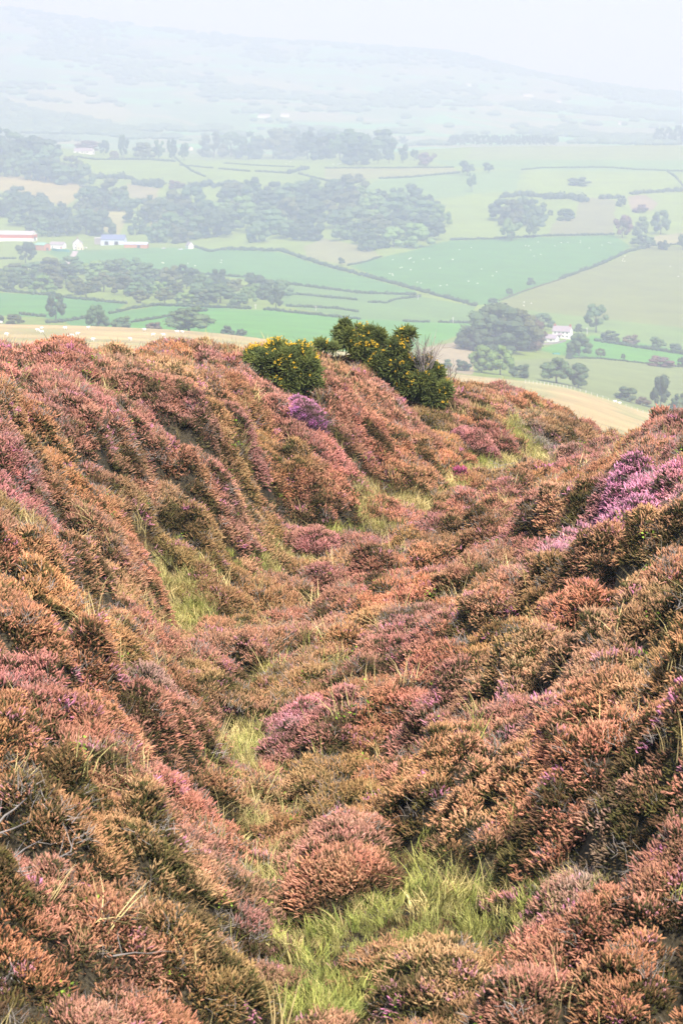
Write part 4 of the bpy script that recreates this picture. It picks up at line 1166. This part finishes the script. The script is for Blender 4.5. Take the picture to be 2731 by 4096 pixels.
# ------------------------------------------------------------------ buildings
def gable(mb, x0, x1, y0, y1, ev, rg, t=0.0):
    ym = (y0 + y1) / 2
    mb.prism(x0, x1, [(y0, -1.2), (y1, -1.2), (y1, ev), (ym, rg), (y0, ev)])
def roof_geo(mb, x0, x1, y0, y1, ev, rg, over=.35, th=.22):
    ym = (y0 + y1) / 2; s = (rg - ev) / (ym - y0)
    mb.prism(x0 - over, x1 + over, [(y0 - over, ev - over * s + .03), (ym, rg + .03), (y1 + over, ev - over * s + .03), (y1 + over, ev - over * s + .03 + th), (ym, rg + .03 + th), (y0 - over, ev - over * s + .03 + th)])
def building(name, label, cat, px, py, rz, L, W, ev, rg, wall, roof, chim=(), wins=(), doors=(), ymin=1100, group=None, band=None):
    """facade towards local -y, ridge along local x; wins and doors as (face, position, z, width, height)"""
    p = hit(px, py, True, ymin)
    e = empty(name, p, rz, label, cat, group)
    mb = MB(); gable(mb, -L / 2, L / 2, -W / 2, W / 2, ev, rg); mb.build('wall', M[wall], e)
    mb = MB(); roof_geo(mb, -L / 2, L / 2, -W / 2, W / 2, ev, rg); ro = mb.build('roof', M[roof], e)
    for cx in chim:
        mb = MB(); mb.box(cx - .55, cx + .55, -.45, .45, rg - .6, rg + 1.3); mb.tube([(cx, 0, rg + 1.3), (cx, 0, rg + 1.7)], .16); mb.build('chimney', M['chimney'], ro)
    def panel(face, pos, z, w, h, mat, nm, d=.05):
        mb = MB()
        if face == 'f': mb.box(pos - w / 2, pos + w / 2, -W / 2 - d, -W / 2 + .02, z, z + h)
        elif face == 'r': mb.box(L / 2 - .02, L / 2 + d, pos - w / 2, pos + w / 2, z, z + h)
        else: mb.box(-L / 2 - d, -L / 2 + .02, pos - w / 2, pos + w / 2, z, z + h)
        return mb.build(nm, mat, e)
    for fc, pos, z, w, h in wins: panel(fc, pos, z, w, h, M['glass'], 'window')
    for fc, pos, z, w, h, mt in doors: panel(fc, pos, z, w, h, M[mt], 'door', .08)
    if band:
        mb = MB(); z0, z1, mt = band
        mb.box(-L / 2 - .06, L / 2 + .06, -W / 2 - .06, -W / 2 + .02, z0, z1)
        mb.box(L / 2 - .02, L / 2 + .06, -W / 2 + .03, W / 2, z0, z1)
        mb.build('cladding', M[mt], e)
    return e
R = math.radians
building('farm_cottage','white two storey cottage with slate roof and red chimneys beside the beech clump','cottage',2248,1352,R(-24),11.6,6.2,4.6,7.6,'white','slate',(-5.1,5.1),
   [('f',-4,3.0,.9,1.1),('f',-1.3,3.0,.9,1.1),('f',1.4,3.0,.9,1.1),('f',4,3.0,.9,1.1),('f',-4,.8,1.0,1.2),('f',1.4,.8,1.0,1.2),('f',4,.8,1.0,1.2),('r',0,2.9,.8,1.1)],[('f',-1.3,0,1.0,2.1,'door_red')],ymin=1300)
building('cottage_outbuilding','low white outbuilding with grey roof in front of the cottage','outbuilding',2202,1368,R(-32),8.6,5.4,2.5,4.6,'white','slate',(),[('f',-2.4,.9,.9,1.0),('f',1.2,.9,1.0,1.0),('l',.6,.8,.9,1.0)],[('l',-1.0,0,1.0,2.0,'dark')],ymin=1290)
building('porch_lean_to','tiny white porch between the outbuilding and the cottage','porch',2238,1352,R(-24),2.6,2.2,2.0,3.0,'white','slate',(),[],[('f',0,0,.9,1.9,'dark')],ymin=1295)
def low_wall(name, pts, h, w, mat, label, cat, ymin=1100):
    P = [hit(x, y, True, ymin) for x, y in pts]
    mb = MB()
    for a, b in zip(P[:-1], P[1:]):
        d = (b - a); n = Vector((-d.y, d.x, 0)).normalized() * w / 2
        vs = [a + n, a - n, b - n, b + n]
        mb.add([(q.x, q.y, q.z - .4) for q in vs] + [(q.x, q.y, q.z + h) for q in vs], [(0, 3, 2, 1), (4, 5, 6, 7), (0, 1, 5, 4), (1, 2, 6, 5), (2, 3, 7, 6), (3, 0, 4, 7)])
    return tag(mb.build(name, M[mat]), label, cat)
low_wall('garden_wall', [(2160,1378),(2188,1379),(2230,1374),(2262,1366)],1.3,.4,'stone','pale stone garden wall in front of the cottage','wall',1280)
low_wall('water_trough', [(2210,1417),(2236,1418)],.9,1.0,'teal','pale green trough on the meadow below the cottage','trough',1200)
building('bungalow','white bungalow with pale grey roof among trees high on the left ridge','bungalow',338,614,R(-16),27,9,3.6,7.2,'white','slate',(),[('f',-8,1,2.4,1.5),('f',-1,1,2.0,1.5),('f',6,1,2.4,1.5),('r',0,1.2,2.2,1.6)],[('f',2.6,0,1.2,2.2,'dark')],ymin=2700)
building('red_barn','long red clad barn with pale roof cut by the left edge','barn',60,962,R(-12),44,15,6.4,9.8,'white','grey_roof',(),[],[('r',0,0,4,4.6,'dark')],ymin=2100,band=(3.0,6.3,'red'))
building('orange_shed','small orange brick shed with green sheet roof right of the red barn','shed',172,1001,R(-38),13,9,5.4,7.4,'brick','green_roof',(),[],[('r',0,0,3.2,2.8,'dark')],ymin=2000)
building('white_outbuilding','white stone outbuilding with grey roof left of the farmhouse','outbuilding',233,994,R(-20),15,8,4.0,6.6,'white','slate',(),[('f',-4,1,1.2,1.2)],[('f',5.6,0,1.4,2.6,'door_red')],ymin=2000)
low_wall('green_fence', [(210,1002),(240,1006),(279,1008)],2.4,.3,'teal','teal boarded fence in front of the white outbuilding','fence',1950)
fh = building('farmhouse','tall white farmhouse with cream front wing at the top of the gravel track','farmhouse',312,996,R(-82),13,9.5,6.2,10.4,'white','slate',(-3.5,),[('r',-2.6,4.2,1.1,1.4),('r',2.8,4.2,1.1,1.4),('r',-2.8,1.2,1.1,1.4)],[],ymin=2000)
mb = MB(); gable(mb, 6.53, 12.0, -1.2, 5.2, 4.4, 8.0); mb.build('wing', M['cream'], fh)
mb = MB(); roof_geo(mb, 6.95, 12.0, -1.2, 5.2, 4.4, 8.0); mb.build('wing_roof', M['slate'], fh)
mb = MB(); mb.box(12.0 - .02, 12.05, .2, 1.4, 1, 2.4); mb.build('window', M['glass'], fh)
mb = MB(); mb.box(12.0 - .02, 12.08, 2.9, 4.0, 0, 2.1); mb.build('door', M['dark'], fh)
building('grey_shed','square grey shed left of the blue roofed barn','shed',396,976,R(-8),7,8,6,6.6,'stone','grey_roof',ymin=2000)
building('blue_roofed_barn','long low barn with dark blue upper roof and pale front','barn',456,978,R(-6),24,14,5.2,9.8,'pale_blue','blue_roof',(),[],[('f',-6,0,4,3.6,'dark'),('f',4,0,4,3.6,'dark')],ymin=2000)
building('brick_shed','long low brick shed right of the blue roofed barn','shed',547,990,R(-7),23,9,3.4,5.2,'brick','pale_blue',(),[],[('f',3,0,3,2.6,'dark')],ymin=2000)
building('small_cottage','small white cottage with steep gable in the dark wood edge','cottage',759,995,R(-62),7,5.6,3.4,6.8,'white','slate',(),[('r',0,1.2,1,1.2)],[],ymin=1900)
building('cream_house','tiny cream house between the ridge trees','house',764,602,R(-70),7,6,4,7,'cream','slate',(),[('r',0,1.4,1.2,1.4)],[],ymin=2900)
for x, y, L_, l in ((1775,336,15,'tiny white house highest on the hazy far hillside'),(1871,344,17,'tiny white house just right of the highest far one'),(2112,388,26,'long white farm building on the far hillside right of centre'),(2233,411,14,'tiny white house right of the long far building'),
   (2190,532,20,'small white house just above the ridge skyline'),(2346,547,22,'two part white house above the ridge skyline further right'),(2484,500,14,'tiny white house on the far slope nearest the right edge'),(1056,472,26,'pale row of buildings in the hazy valley above the ridge wood'),(1140,468,18,'pale building right of the row above the ridge wood')):
    building('far_house', l, 'house', x, y, R(-10), L_, 9, 5.5, 8.5, 'white', 'grey_roof', ymin=4200)

# cars by the farm
def car(px, py, rz, label, mat='car_white', s=1.0):
    p = hit(px, py, True, 1900)
    e = empty('parked_car', p, rz, label, 'car')
    mb = MB()
    mb.prism(-.85, .85, [(-2.1, .35), (2.1, .35), (2.15, .8), (1.1, .95), (.6, 1.45), (-1.3, 1.48), (-2.0, .95), (-2.15, .8)]); b = mb.build('body', M[mat], e)
    mb = MB(); mb.prism(-.87, .87, [(-1.75, 1.0), (.95, 1.0), (.55, 1.38), (-1.25, 1.4)]); mb.build('window', M['glass'], e)
    for sx_ in (-.8, .8):
        for sy_ in (-1.35, 1.35):
            mb = MB(); mb.tube([(sx_ - .12, sy_, .33), (sx_ + .12, sy_, .33)], .33, 10); mb.build('wheel', M['tyre'], e)
    return e
car(342,994,R(70),'white car parked beside the farmhouse')
car(690,972,R(60),'white car among the trees left of the small cottage')
car(722,1000,R(80),'white vehicle on the yard below the small cottage')
car(655,996,R(90),'pale vehicle at the right end of the brick shed','pole')

# poles and fence
def pole(px, py, h, label, ymin=1100):
    p = hit(px, py, True, ymin); H = h * p.y / F
    e = empty('utility_pole', p, .4, label, 'pole')
    mb = MB(); mb.tube([(0, 0, -.3), (0, 0, H)], [.22, .16], 6); mb.build('post', M['pole'], e)
    mb = MB(); mb.box(-.9, .9, .17, .29, H - .75, H - .55); mb.build('crossarm', M['pole'], e)
pole(2159,1312,28,'thin pale pole left of the cottage roof',1300)
pole(2346,1338,28,'thin pole right of the dark tree by the cottage gable',1250)
pole(1811,1292,24,'white pole standing at the left edge of the beech clump hedge')
pole(1263,1243,20,'pale pole in the hedge right of the conifer')
pole(1670,1198,16,'short pale pole at the road bend')
pole(1022,1236,20,'pale pole left of the conifer foot')
def fence(pts, n, label):
    P = [hit(x, y, True, 700, 1040) for x, y in pts]
    e = empty('wire_fence', P[0], 0, label, 'fence')
    Q = []
    for i in range(n):
        t = i / (n - 1) * (len(P) - 1); k = min(int(t), len(P) - 2)
        q = P[k].lerp(P[k + 1], t - k)
        Q.append(Vector((q.x, q.y, float(ground_z(np.array([q.x]), np.array([q.y]))[0]))) - P[0])
    for q in Q:
        mb = MB(); mb.tube([q + Vector((0, 0, -.3)), q + Vector((0, 0, 1.2))], .11, 5); mb.build('post', M['pole'], e)
    mb = MB()
    for z in (.5, 1.05): mb.tube([q + Vector((0, 0, z)) for q in Q], .02, 3)
    mb.build('wire', M['pole'], e)
fence([(2100,1532),(2200,1544),(2300,1560),(2450,1600),(2600,1650),(2731,1690)], 34, 'wire fence with pale posts along the right tan hill crest')

# ------------------------------------------------------------------ sheep
mb = MB()
mb.ball((0, 0, .62), (.56, .30, .30), 10, 6); mb.ball((.62, 0, .74), (.20, .11, .13), 8, 5); mb.ball((.46, 0, .72), (.18, .15, .18), 8, 5)
for sx_ in (-.32, .32):
    for sy_ in (-.13, .13): mb.tube([(sx_, sy_, .45), (sx_, sy_, 0)], [.06, .04], 5)
mb.tube([(.6, .1, .82), (.58, .22, .80)], [.035, .015], 4); mb.tube([(.6, -.1, .82), (.58, -.22, .80)], [.035, .015], 4)
sheep_src = mb.build('sheep', M['wool'], smooth=True)
first = [True]
sg = random.Random(4)
def sheep(px, py, label, group=None, ymin=1100, ymax=1e9, s=1.3):
    o = sheep_src if first[0] else sheep_src.copy()
    if not first[0]: SC.collection.objects.link(o)
    first[0] = False
    for k_ in ('group',):
        if k_ in o.keys(): del o[k_]
    o.location = hit(px, py, True, ymin, ymax)
    o.rotation_euler = (0, 0, sg.choice((0, math.pi)) + sg.uniform(-.7, .7))
    o.scale = (s, s, s)
    tag(o, label, 'sheep', group)
k7 = lambda a, b: (a / 1.568, 900 + b / 1.568)
for a, b in ((42,697),(240,670),(262,659),(265,682),(412,657),(553,654),(455,705),(487,694),(907,667),(960,699),(1027,700),(1030,727),(1113,680),(1145,682),(8,615),(583,732),(440,716),(818,728)):
    sheep(*k7(a, b), 'white sheep grazing on the tan hill left behind the heather crest', 'sheep on the left tan hill', 500, 1000)
sheep(2459,1603,'left one of two white sheep on the right tan hill crest',None,500,1000,1.35)
sheep(2477,1607,'right one of two white sheep on the right tan hill crest',None,500,1000,1.35)
k8 = lambda a, b: (900 + a / 1.568, 900 + b / 1.568)
k1 = lambda a, b: (1800 + a / 1.684, 900 + b / 1.684)
for q in [k8(*v) for v in ((1050,222),(1155,215),(1163,210),(1183,236),(1242,219),(1281,212),(1347,275),(1427,219),(1097,272),(1107,270),(1163,285),(1031,309),(1048,311),(1053,319),(1205,363),(1227,369),(1348,385),(1389,381),(1525,356))] + [k1(*v) for v in ((61,170),(140,157),(16,237),(210,301),(312,320),(284,346),(122,383),(182,397),(506,143),(528,145),(540,173),(563,215),(608,203),(590,118),(704,143),(746,124),(790,121),(876,112),(875,124),(933,158),(1020,140),(1065,122),(1078,125))]:
    sheep(*q, 'tiny white sheep dotted over the teal green field', 'sheep on the teal green field', 1300, 1e9, 1.05)
for v in ((1161,233),(1158,245),(1173,249),(1174,213),(1478,283),(1532,350)): sheep(*k1(*v), 'tiny white sheep on the yellowish field right of the diagonal boundary', 'sheep on the yellowish field', 1300, 1e9, 1.05)
for v in ((497,525),(545,533),(495,547)): sheep(*k1(*v), 'white sheep on the slope above the beech clump', 'sheep above the beech clump', 1300, 1e9, 1.05)
for v in ((863,212),(1018,240),(1026,243),(1180,245),(1224,260),(1388,240),(1390,225)): sheep(*k7(*v), 'white sheep in the farm field right of the track', 'sheep in the farm field', 1700, 1e9, 1.2)
for a, b in ((655,267),(737,272),(840,280),(1067,309),(1098,292),(1435,312),(1490,305),(1475,312)): sheep(600 + a / 1.96, 500 + b / 1.96, 'white sheep below the ridge wood', 'sheep below the ridge wood', 2700, 1e9, 1.4)

# ------------------------------------------------------------------ gorse, single heather bushes, dead wood
def realise(kits, P, nrm, scl, colr, r_):
    VS, FS, K, VV, CO = [], [], [], [], []
    o = 0
    for i in range(len(P)):
        v, f, k, vv = kits[r_.randrange(len(kits))]
        q = np.array((Vector((0, 0, 1)).rotation_difference(Vector(nrm[i]))).to_matrix() @ Matrix.Rotation(r_.uniform(0, 6.28), 3, 'Z'))
        VS.append((v * scl[i]) @ q.T + P[i]); FS.append(f + o); K.append(k); VV.append(vv)
        CO.append(np.repeat(colr[i][None], len(v), 0)); o += len(v)
    return np.concatenate(VS), np.concatenate(FS), np.concatenate(K), np.concatenate(VV), np.concatenate(CO)
GT = [tuft(600 + i, n=15, disc=.06, L=(.05, .13), r=.0075, lean=1.2, sides=3, leafy=0) for i in range(5)]
def flower_kit(seed):
    g = np.random.default_rng(seed); VS, FS = [], []; o = 0
    for s in range(7):
        c = g.normal(0, .018, 3) + (0, 0, .01 * s); r = g.uniform(.009, .016)
        v = np.array([(1, 0, 0), (-1, 0, 0), (0, 1, 0), (0, -1, 0), (0, 0, 1), (0, 0, -1)]) * r + c
        VS.append(v); FS += [(o + a, o + b, o + c_, o + c_) for a, b, c_ in ((0, 2, 4), (2, 1, 4), (1, 3, 4), (3, 0, 4), (2, 0, 5), (1, 2, 5), (3, 1, 5), (0, 3, 5))]; o += 6
    return np.concatenate(VS), np.array(FS)
FK = [flower_kit(700 + i) for i in range(4)]
def gorse(name, label, anchor, Y, lobes, nt, nf, flower_bias, seed):
    """lobes in photo pixels (x, y, radius, depth offset m) about an anchor at distance Y"""
    g = np.random.default_rng(seed); rr = random.Random(seed)
    k = Y / F
    base = np.array([az_of(*anchor) * Y, Y, 0.0]); base[2] = float(ground_z(np.array([base[0]]), np.array([Y]))[0])
    e = empty(name, base, 0, label, 'gorse bush')
    L = []
    for x, y, r, dy in lobes:
        yy = Y + dy
        c = np.array([float(az_of(x, y)) * yy, yy, float(slope_of(y)) * yy]) - base
        L.append((c, r * k * .86))
    tot = sum(r * r for _, r in L)
    P, Nn, S = [], [], []
    for c, r in L:
        m = int(nt * r * r / tot)
        d = unit(g.normal(0, 1, (m, 3)) + (0, -.15, .25))
        P.append(c + d * r * g.uniform(.72, 1.04, (m, 1)) * (1, 1, .95)); Nn.append(unit(d + (0, 0, .35) + g.normal(0, .25, (m, 3)))); S.append(g.uniform(.7, 1.35, m))
    P, Nn, S = np.concatenate(P), np.concatenate(Nn), np.concatenate(S)
    inside = np.zeros(len(P), bool)
    for c, r in L: inside |= np.linalg.norm(P - c, axis=1) < r * .66
    clump = fbm(P[:, 0] * 5 + 3, P[:, 2] * 5 + P[:, 1] * 3, seed, 3)
    kp = ~inside & (clump > .43)
    P, Nn, S, clump = P[kp], Nn[kp], S[kp], clump[kp]
    VS, FS, K, VV, CO = realise(GT, P, Nn, S, np.zeros((len(P), 3)), rr)
    zr = (VS[:, 2] - VS[:, 2].min()) / np.ptp(VS[:, 2])
    me = mesh_np('foliage', VS, FS, [M['gorse']], {'v': ('FLOAT', 'POINT', np.clip(VV * .3 + K * .35 + 1.3 * (fbm(VS[:, 0] * 4.5 + 11, VS[:, 2] * 4.5 + VS[:, 1] * 2, seed + 3, 3) - .38), 0, 1))}, smooth=True)
    lnk(bpy.data.objects.new('foliage', me), e)
    br = MB()
    for c, r in L:
        for q in range(9):
            d = unit(g.normal(0, 1, 3) + (0, 0, .3))
            br.tube([(c[0] * .55, c[1] * .55, min(0, c[2] - r)), tuple(c - (0, 0, .4 * r)), tuple(c + d * r * .85)], [.016, .011, .004], 5)
        br.ball(tuple(c), (r * .62,) * 3, 8, 6)
    br.build('branches', M['under'], e)
    w = np.clip(flower_bias(P, L), 0, 1)
    cl = fbm(P[:, 0] * 4 + 30, P[:, 2] * 4 + P[:, 1] * 2, seed + 9, 2)
    cand = np.nonzero(g.random(len(P)) < w * sstep(.35, .6, cl))[0]
    cand = g.permutation(cand)[:nf]
    VS, FS = [], []; o = 0
    for i in cand:
        v, f = FK[rr.randrange(4)]
        VS.append(v * g.uniform(.7, 1.3) + P[i] + Nn[i] * .07 * S[i]); FS.append(f + o); o += len(v)
    me = mesh_np('flowers', np.concatenate(VS), np.concatenate(FS), [M['gorse_flower']])
    lnk(bpy.data.objects.new('flowers', me), e)
def bias_a(P, L):
    zz = P[:, 2] - P[:, 2].max()
    return .10 + .8 * sstep(-.55, -.12, zz) + .7 * sstep(.45, .75, P[:, 0]) * sstep(-.9, -.6, zz)
gorse('gorse_bush','compact domed gorse bush with yellow flowers on its top above purple heather',(1132,1590),49.2,
      [(1132,1470,108,0),(1060,1470,88,0),(1210,1480,84,0),(1020,1440,52,.1),(1110,1415,58,.1),(1200,1425,60,.1),(1150,1540,80,-.1),(1240,1530,52,0),(1050,1540,56,-.1),(1120,1560,50,-.1),(1090,1590,60,0),(1165,1600,64,0),(1130,1640,40,0)],2900,190,bias_a,31)
gorse('gorse_bush','sprawling tall gorse bush with orange yellow flowers trailing down the bank',(1560,1560),54.5,
      [(1385,1345,56,0),(1382,1296,20,0),(1425,1318,24,0),(1450,1390,62,0),(1520,1385,52,.1),(1470,1330,26,0),(1510,1340,28,0),(1580,1400,62,0),(1612,1332,26,0),(1640,1335,20,0),(1500,1450,66,0),(1590,1470,72,0),(1660,1470,60,.1),(1690,1530,66,0),(1730,1590,58,0),(1770,1560,40,0),(1640,1540,70,.1),(1740,1490,36,.2),(1690,1440,34,.1),(1560,1540,60,.2)],3600,340,lambda P, L: .3 + .35 * sstep(.5, 1.0, P[:, 2]),33)
gorse('gorse_bush','small spiky young gorse sprouting from the heather crest left of the tall gorse',(1300,1370),53.5,
      [(1280,1378,13,0),(1306,1388,11,0),(1335,1392,11,0)],70,3,lambda P, L: np.full(len(P), .1),35)
def twig_bush(name, label, px, py, Y, hpx, n, seed, cat='dead bush'):
    g = np.random.default_rng(seed)
    b = np.array([float(az_of(px, py)) * Y, Y, float(slope_of(py)) * Y])
    e = empty(name, b, 0, label, cat)
    H = hpx * Y / F
    mb = MB()
    for s in range(n):
        a = g.uniform(0, 6.28); ln = g.uniform(.1, .7)
        p0 = np.array([g.normal(0, .05), g.normal(0, .05), -.15]); d = np.array([math.cos(a) * ln, math.sin(a) * ln, 1]); l = H * g.uniform(.6, 1.05)
        pts = [p0 + d * l * t + g.normal(0, .012, 3) * (t > 0) for t in (0, .3, .6, 1)]
        mb.tube(pts, [.012, .010, .008, .004], 5)
        for q in range(3):
            t = g.uniform(.3, .85); s0 = p0 + d * l * t; dd = unit(d + g.normal(0, .5, 3))
            mb.tube([s0, s0 + dd * l * .22, s0 + dd * l * .38 + (0, 0, .03)], [.008, .006, .003], 4)
    mb.build('branches', M['dead'], e)
twig_bush('dead_bush','bare twiggy grey bush at the right shoulder of the tall gorse',1690,1480,54.4,150,30,41)
twig_bush('dead_bush','few bare stalks poking up lower right of the bare twiggy bush',1800,1500,55.5,80,5,43)
def heather_bush(px, py, rpx, h, colour, label, seed, density=210):
    g = np.random.default_rng(seed); rr = random.Random(seed)
    p = fgp(px, py); Rm = rpx * p.y / F
    e = empty('heather_bush', p, 0, label, 'heather bush')
    n = int(density * math.pi * Rm * Rm)
    a = g.uniform(0, 6.28, n); d = np.sqrt(g.random(n)) * .97
    wob = 1 + .45 * (fbm(np.cos(a) * 1.7 + seed, np.sin(a) * 1.7, seed, 2) - .5) * 2
    x = np.cos(a) * d * Rm * wob; y = np.sin(a) * d * Rm * wob
    gz_ = ground_z(x + p.x, y + p.y) - p.z
    lum = fbm(x * 3.6 + seed, y * 3.2, seed + 1, 3)
    hz = h * (1 - d * d) ** .5 * (.55 + .9 * lum)
    P = np.stack([x, y, gz_ + hz - .02], 1)
    nr_ = unit(np.stack([x / Rm * .9, y / Rm * .9, np.ones(n)], 1) + g.normal(0, .2, (n, 3)))
    cc = np.array(colour)[None] * g.uniform(.7, 1.25, (n, 1)) * g.uniform(.92, 1.08, (n, 3))
    pt = sstep(.4, .6, fbm(x * 2.3 + 7, y * 2.3 + seed, seed + 4, 3))[:, None]; cc = cc * (1 - .45 * pt) + np.array(PAL['tan']) * .45 * pt
    low = ((d > .84) | (lum < .4))[:, None]; cc = np.where(low, cc * .25 + np.array((.10, .075, .028)) * .6, cc)
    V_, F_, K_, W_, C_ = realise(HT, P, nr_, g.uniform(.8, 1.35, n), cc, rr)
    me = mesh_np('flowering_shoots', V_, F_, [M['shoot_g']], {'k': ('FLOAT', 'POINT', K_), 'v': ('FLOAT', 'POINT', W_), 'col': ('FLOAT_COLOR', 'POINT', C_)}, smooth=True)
    lnk(bpy.data.objects.new('flowering_shoots', me), e)
    vs, fs = [], []
    for i in range(9):
        q = i / 8 * .95
        for k_ in range(28):
            t = 6.283 * k_ / 28
            w_ = 1 + .45 * (float(fbm(np.array([math.cos(t) * 1.7 + seed]), np.array([math.sin(t) * 1.7]), seed, 2)[0]) - .5) * 2
            xx, yy = math.cos(t) * q * Rm * w_, math.sin(t) * q * Rm * w_
            vs.append((xx, yy, float(ground_z(np.array([xx + p.x]), np.array([yy + p.y]))[0]) - p.z + h * math.sqrt(1 - q * q) * .66 - .05))
    for i in range(8):
        for k_ in range(28):
            k2 = (k_ + 1) % 28
            fs.append((i * 28 + k_, i * 28 + k2, (i + 1) * 28 + k2, (i + 1) * 28 + k_))
    mb = MB(); mb.add(vs, fs); mb.build('stems', M['under'], e, True)
HT = [tuft(800 + i) for i in range(6)]
for a in BUSHES: heather_bush(*a)

def dead_branch(pts, lift, r, label, seed):
    g = np.random.default_rng(seed)
    P = []
    for x, y in pts:
        q = fgp(x, y); P.append(Vector((q.x, q.y, q.z + lift + g.uniform(-.03, .05))))
    b = P[0].copy(); Q = [q - b for q in P]
    mb = MB(); r *= .7
    mb = MB(); mb.tube(Q, [r * (1 - .6 * i / (len(Q) - 1)) for i in range(len(Q))], 6)
    for i in range(1, len(Q)):
        d = (Q[i] - Q[i - 1]); s = Q[i - 1].lerp(Q[i], g.uniform(.3, .8))
        t = s + d * .5 + Vector(g.normal(0, .08, 3)) + Vector((0, 0, .06))
        mb.tube([s, s.lerp(t, .5) + Vector(g.normal(0, .015, 3)), t], [r * .5, r * .35, r * .15], 5)
    o = mb.build('dead_branch', M['dead'], smooth=True); o.location = b
    tag(o, label, 'branch')
for i, (pts, lf, r, l) in enumerate([
  ([(-30,3390),(20,3330),(60,3290),(110,3262)],.42,.014,'bleached dead branch at the left edge, highest of the pale branches'),
  ([(-20,3400),(50,3350),(130,3312)],.40,.011,'bleached dead branch running right just under the highest left one'),
  ([(30,3490),(100,3430),(170,3390)],.38,.009,'thin grey branch crossing the dark gap at the lower left'),
  ([(190,3510),(240,3480),(285,3440),(296,3410)],.40,.011,'curved pale branch right of the left edge branches'),
  ([(440,2945),(490,2952),(552,2946)],.36,.010,'short pale branch below the grey heather on the left bank'),
  ([(455,3893),(540,3880),(640,3858)],.42,.009,'thin pale stick lying in grey heather at the bottom left'),
  ([(2060,1850),(2000,1852),(1950,1838)],.30,.014,'dead pale twig beside the pink mound under the gully head'),
  ([(2480,1800),(2530,1790),(2580,1775)],.40,.014,'pale stick low on the right bank near the gap')]):
    dead_branch(pts, lf, r, l, 50 + i)
#@@OBJ_END

# ------------------------------------------------------------------ haze: the air of the valley
hb = MB(); hb.box(-6200, 6200, -60, 9900, -420, 300)
hm = bpy.data.materials.new('haze'); hm.use_nodes = True
ht = hm.node_tree
ht.nodes.clear()
ho = ht.nodes.new('ShaderNodeOutputMaterial')
hv = ht.nodes.new('ShaderNodeVolumePrincipled')
hv.inputs['Color'].default_value = (0.60, 0.67, 0.82, 1)
hv.inputs['Absorption Color'].default_value = (1, 0.74, 1, 1)
hv.inputs['Density'].default_value = HAZE_DENSITY
hv.inputs['Anisotropy'].default_value = 0.34
ht.links.new(hv.outputs[0], ho.inputs['Volume'])
haze = hb.build('haze', hm)
tag(haze, 'pale white blue haze filling the valley air', 'haze', kind='stuff')
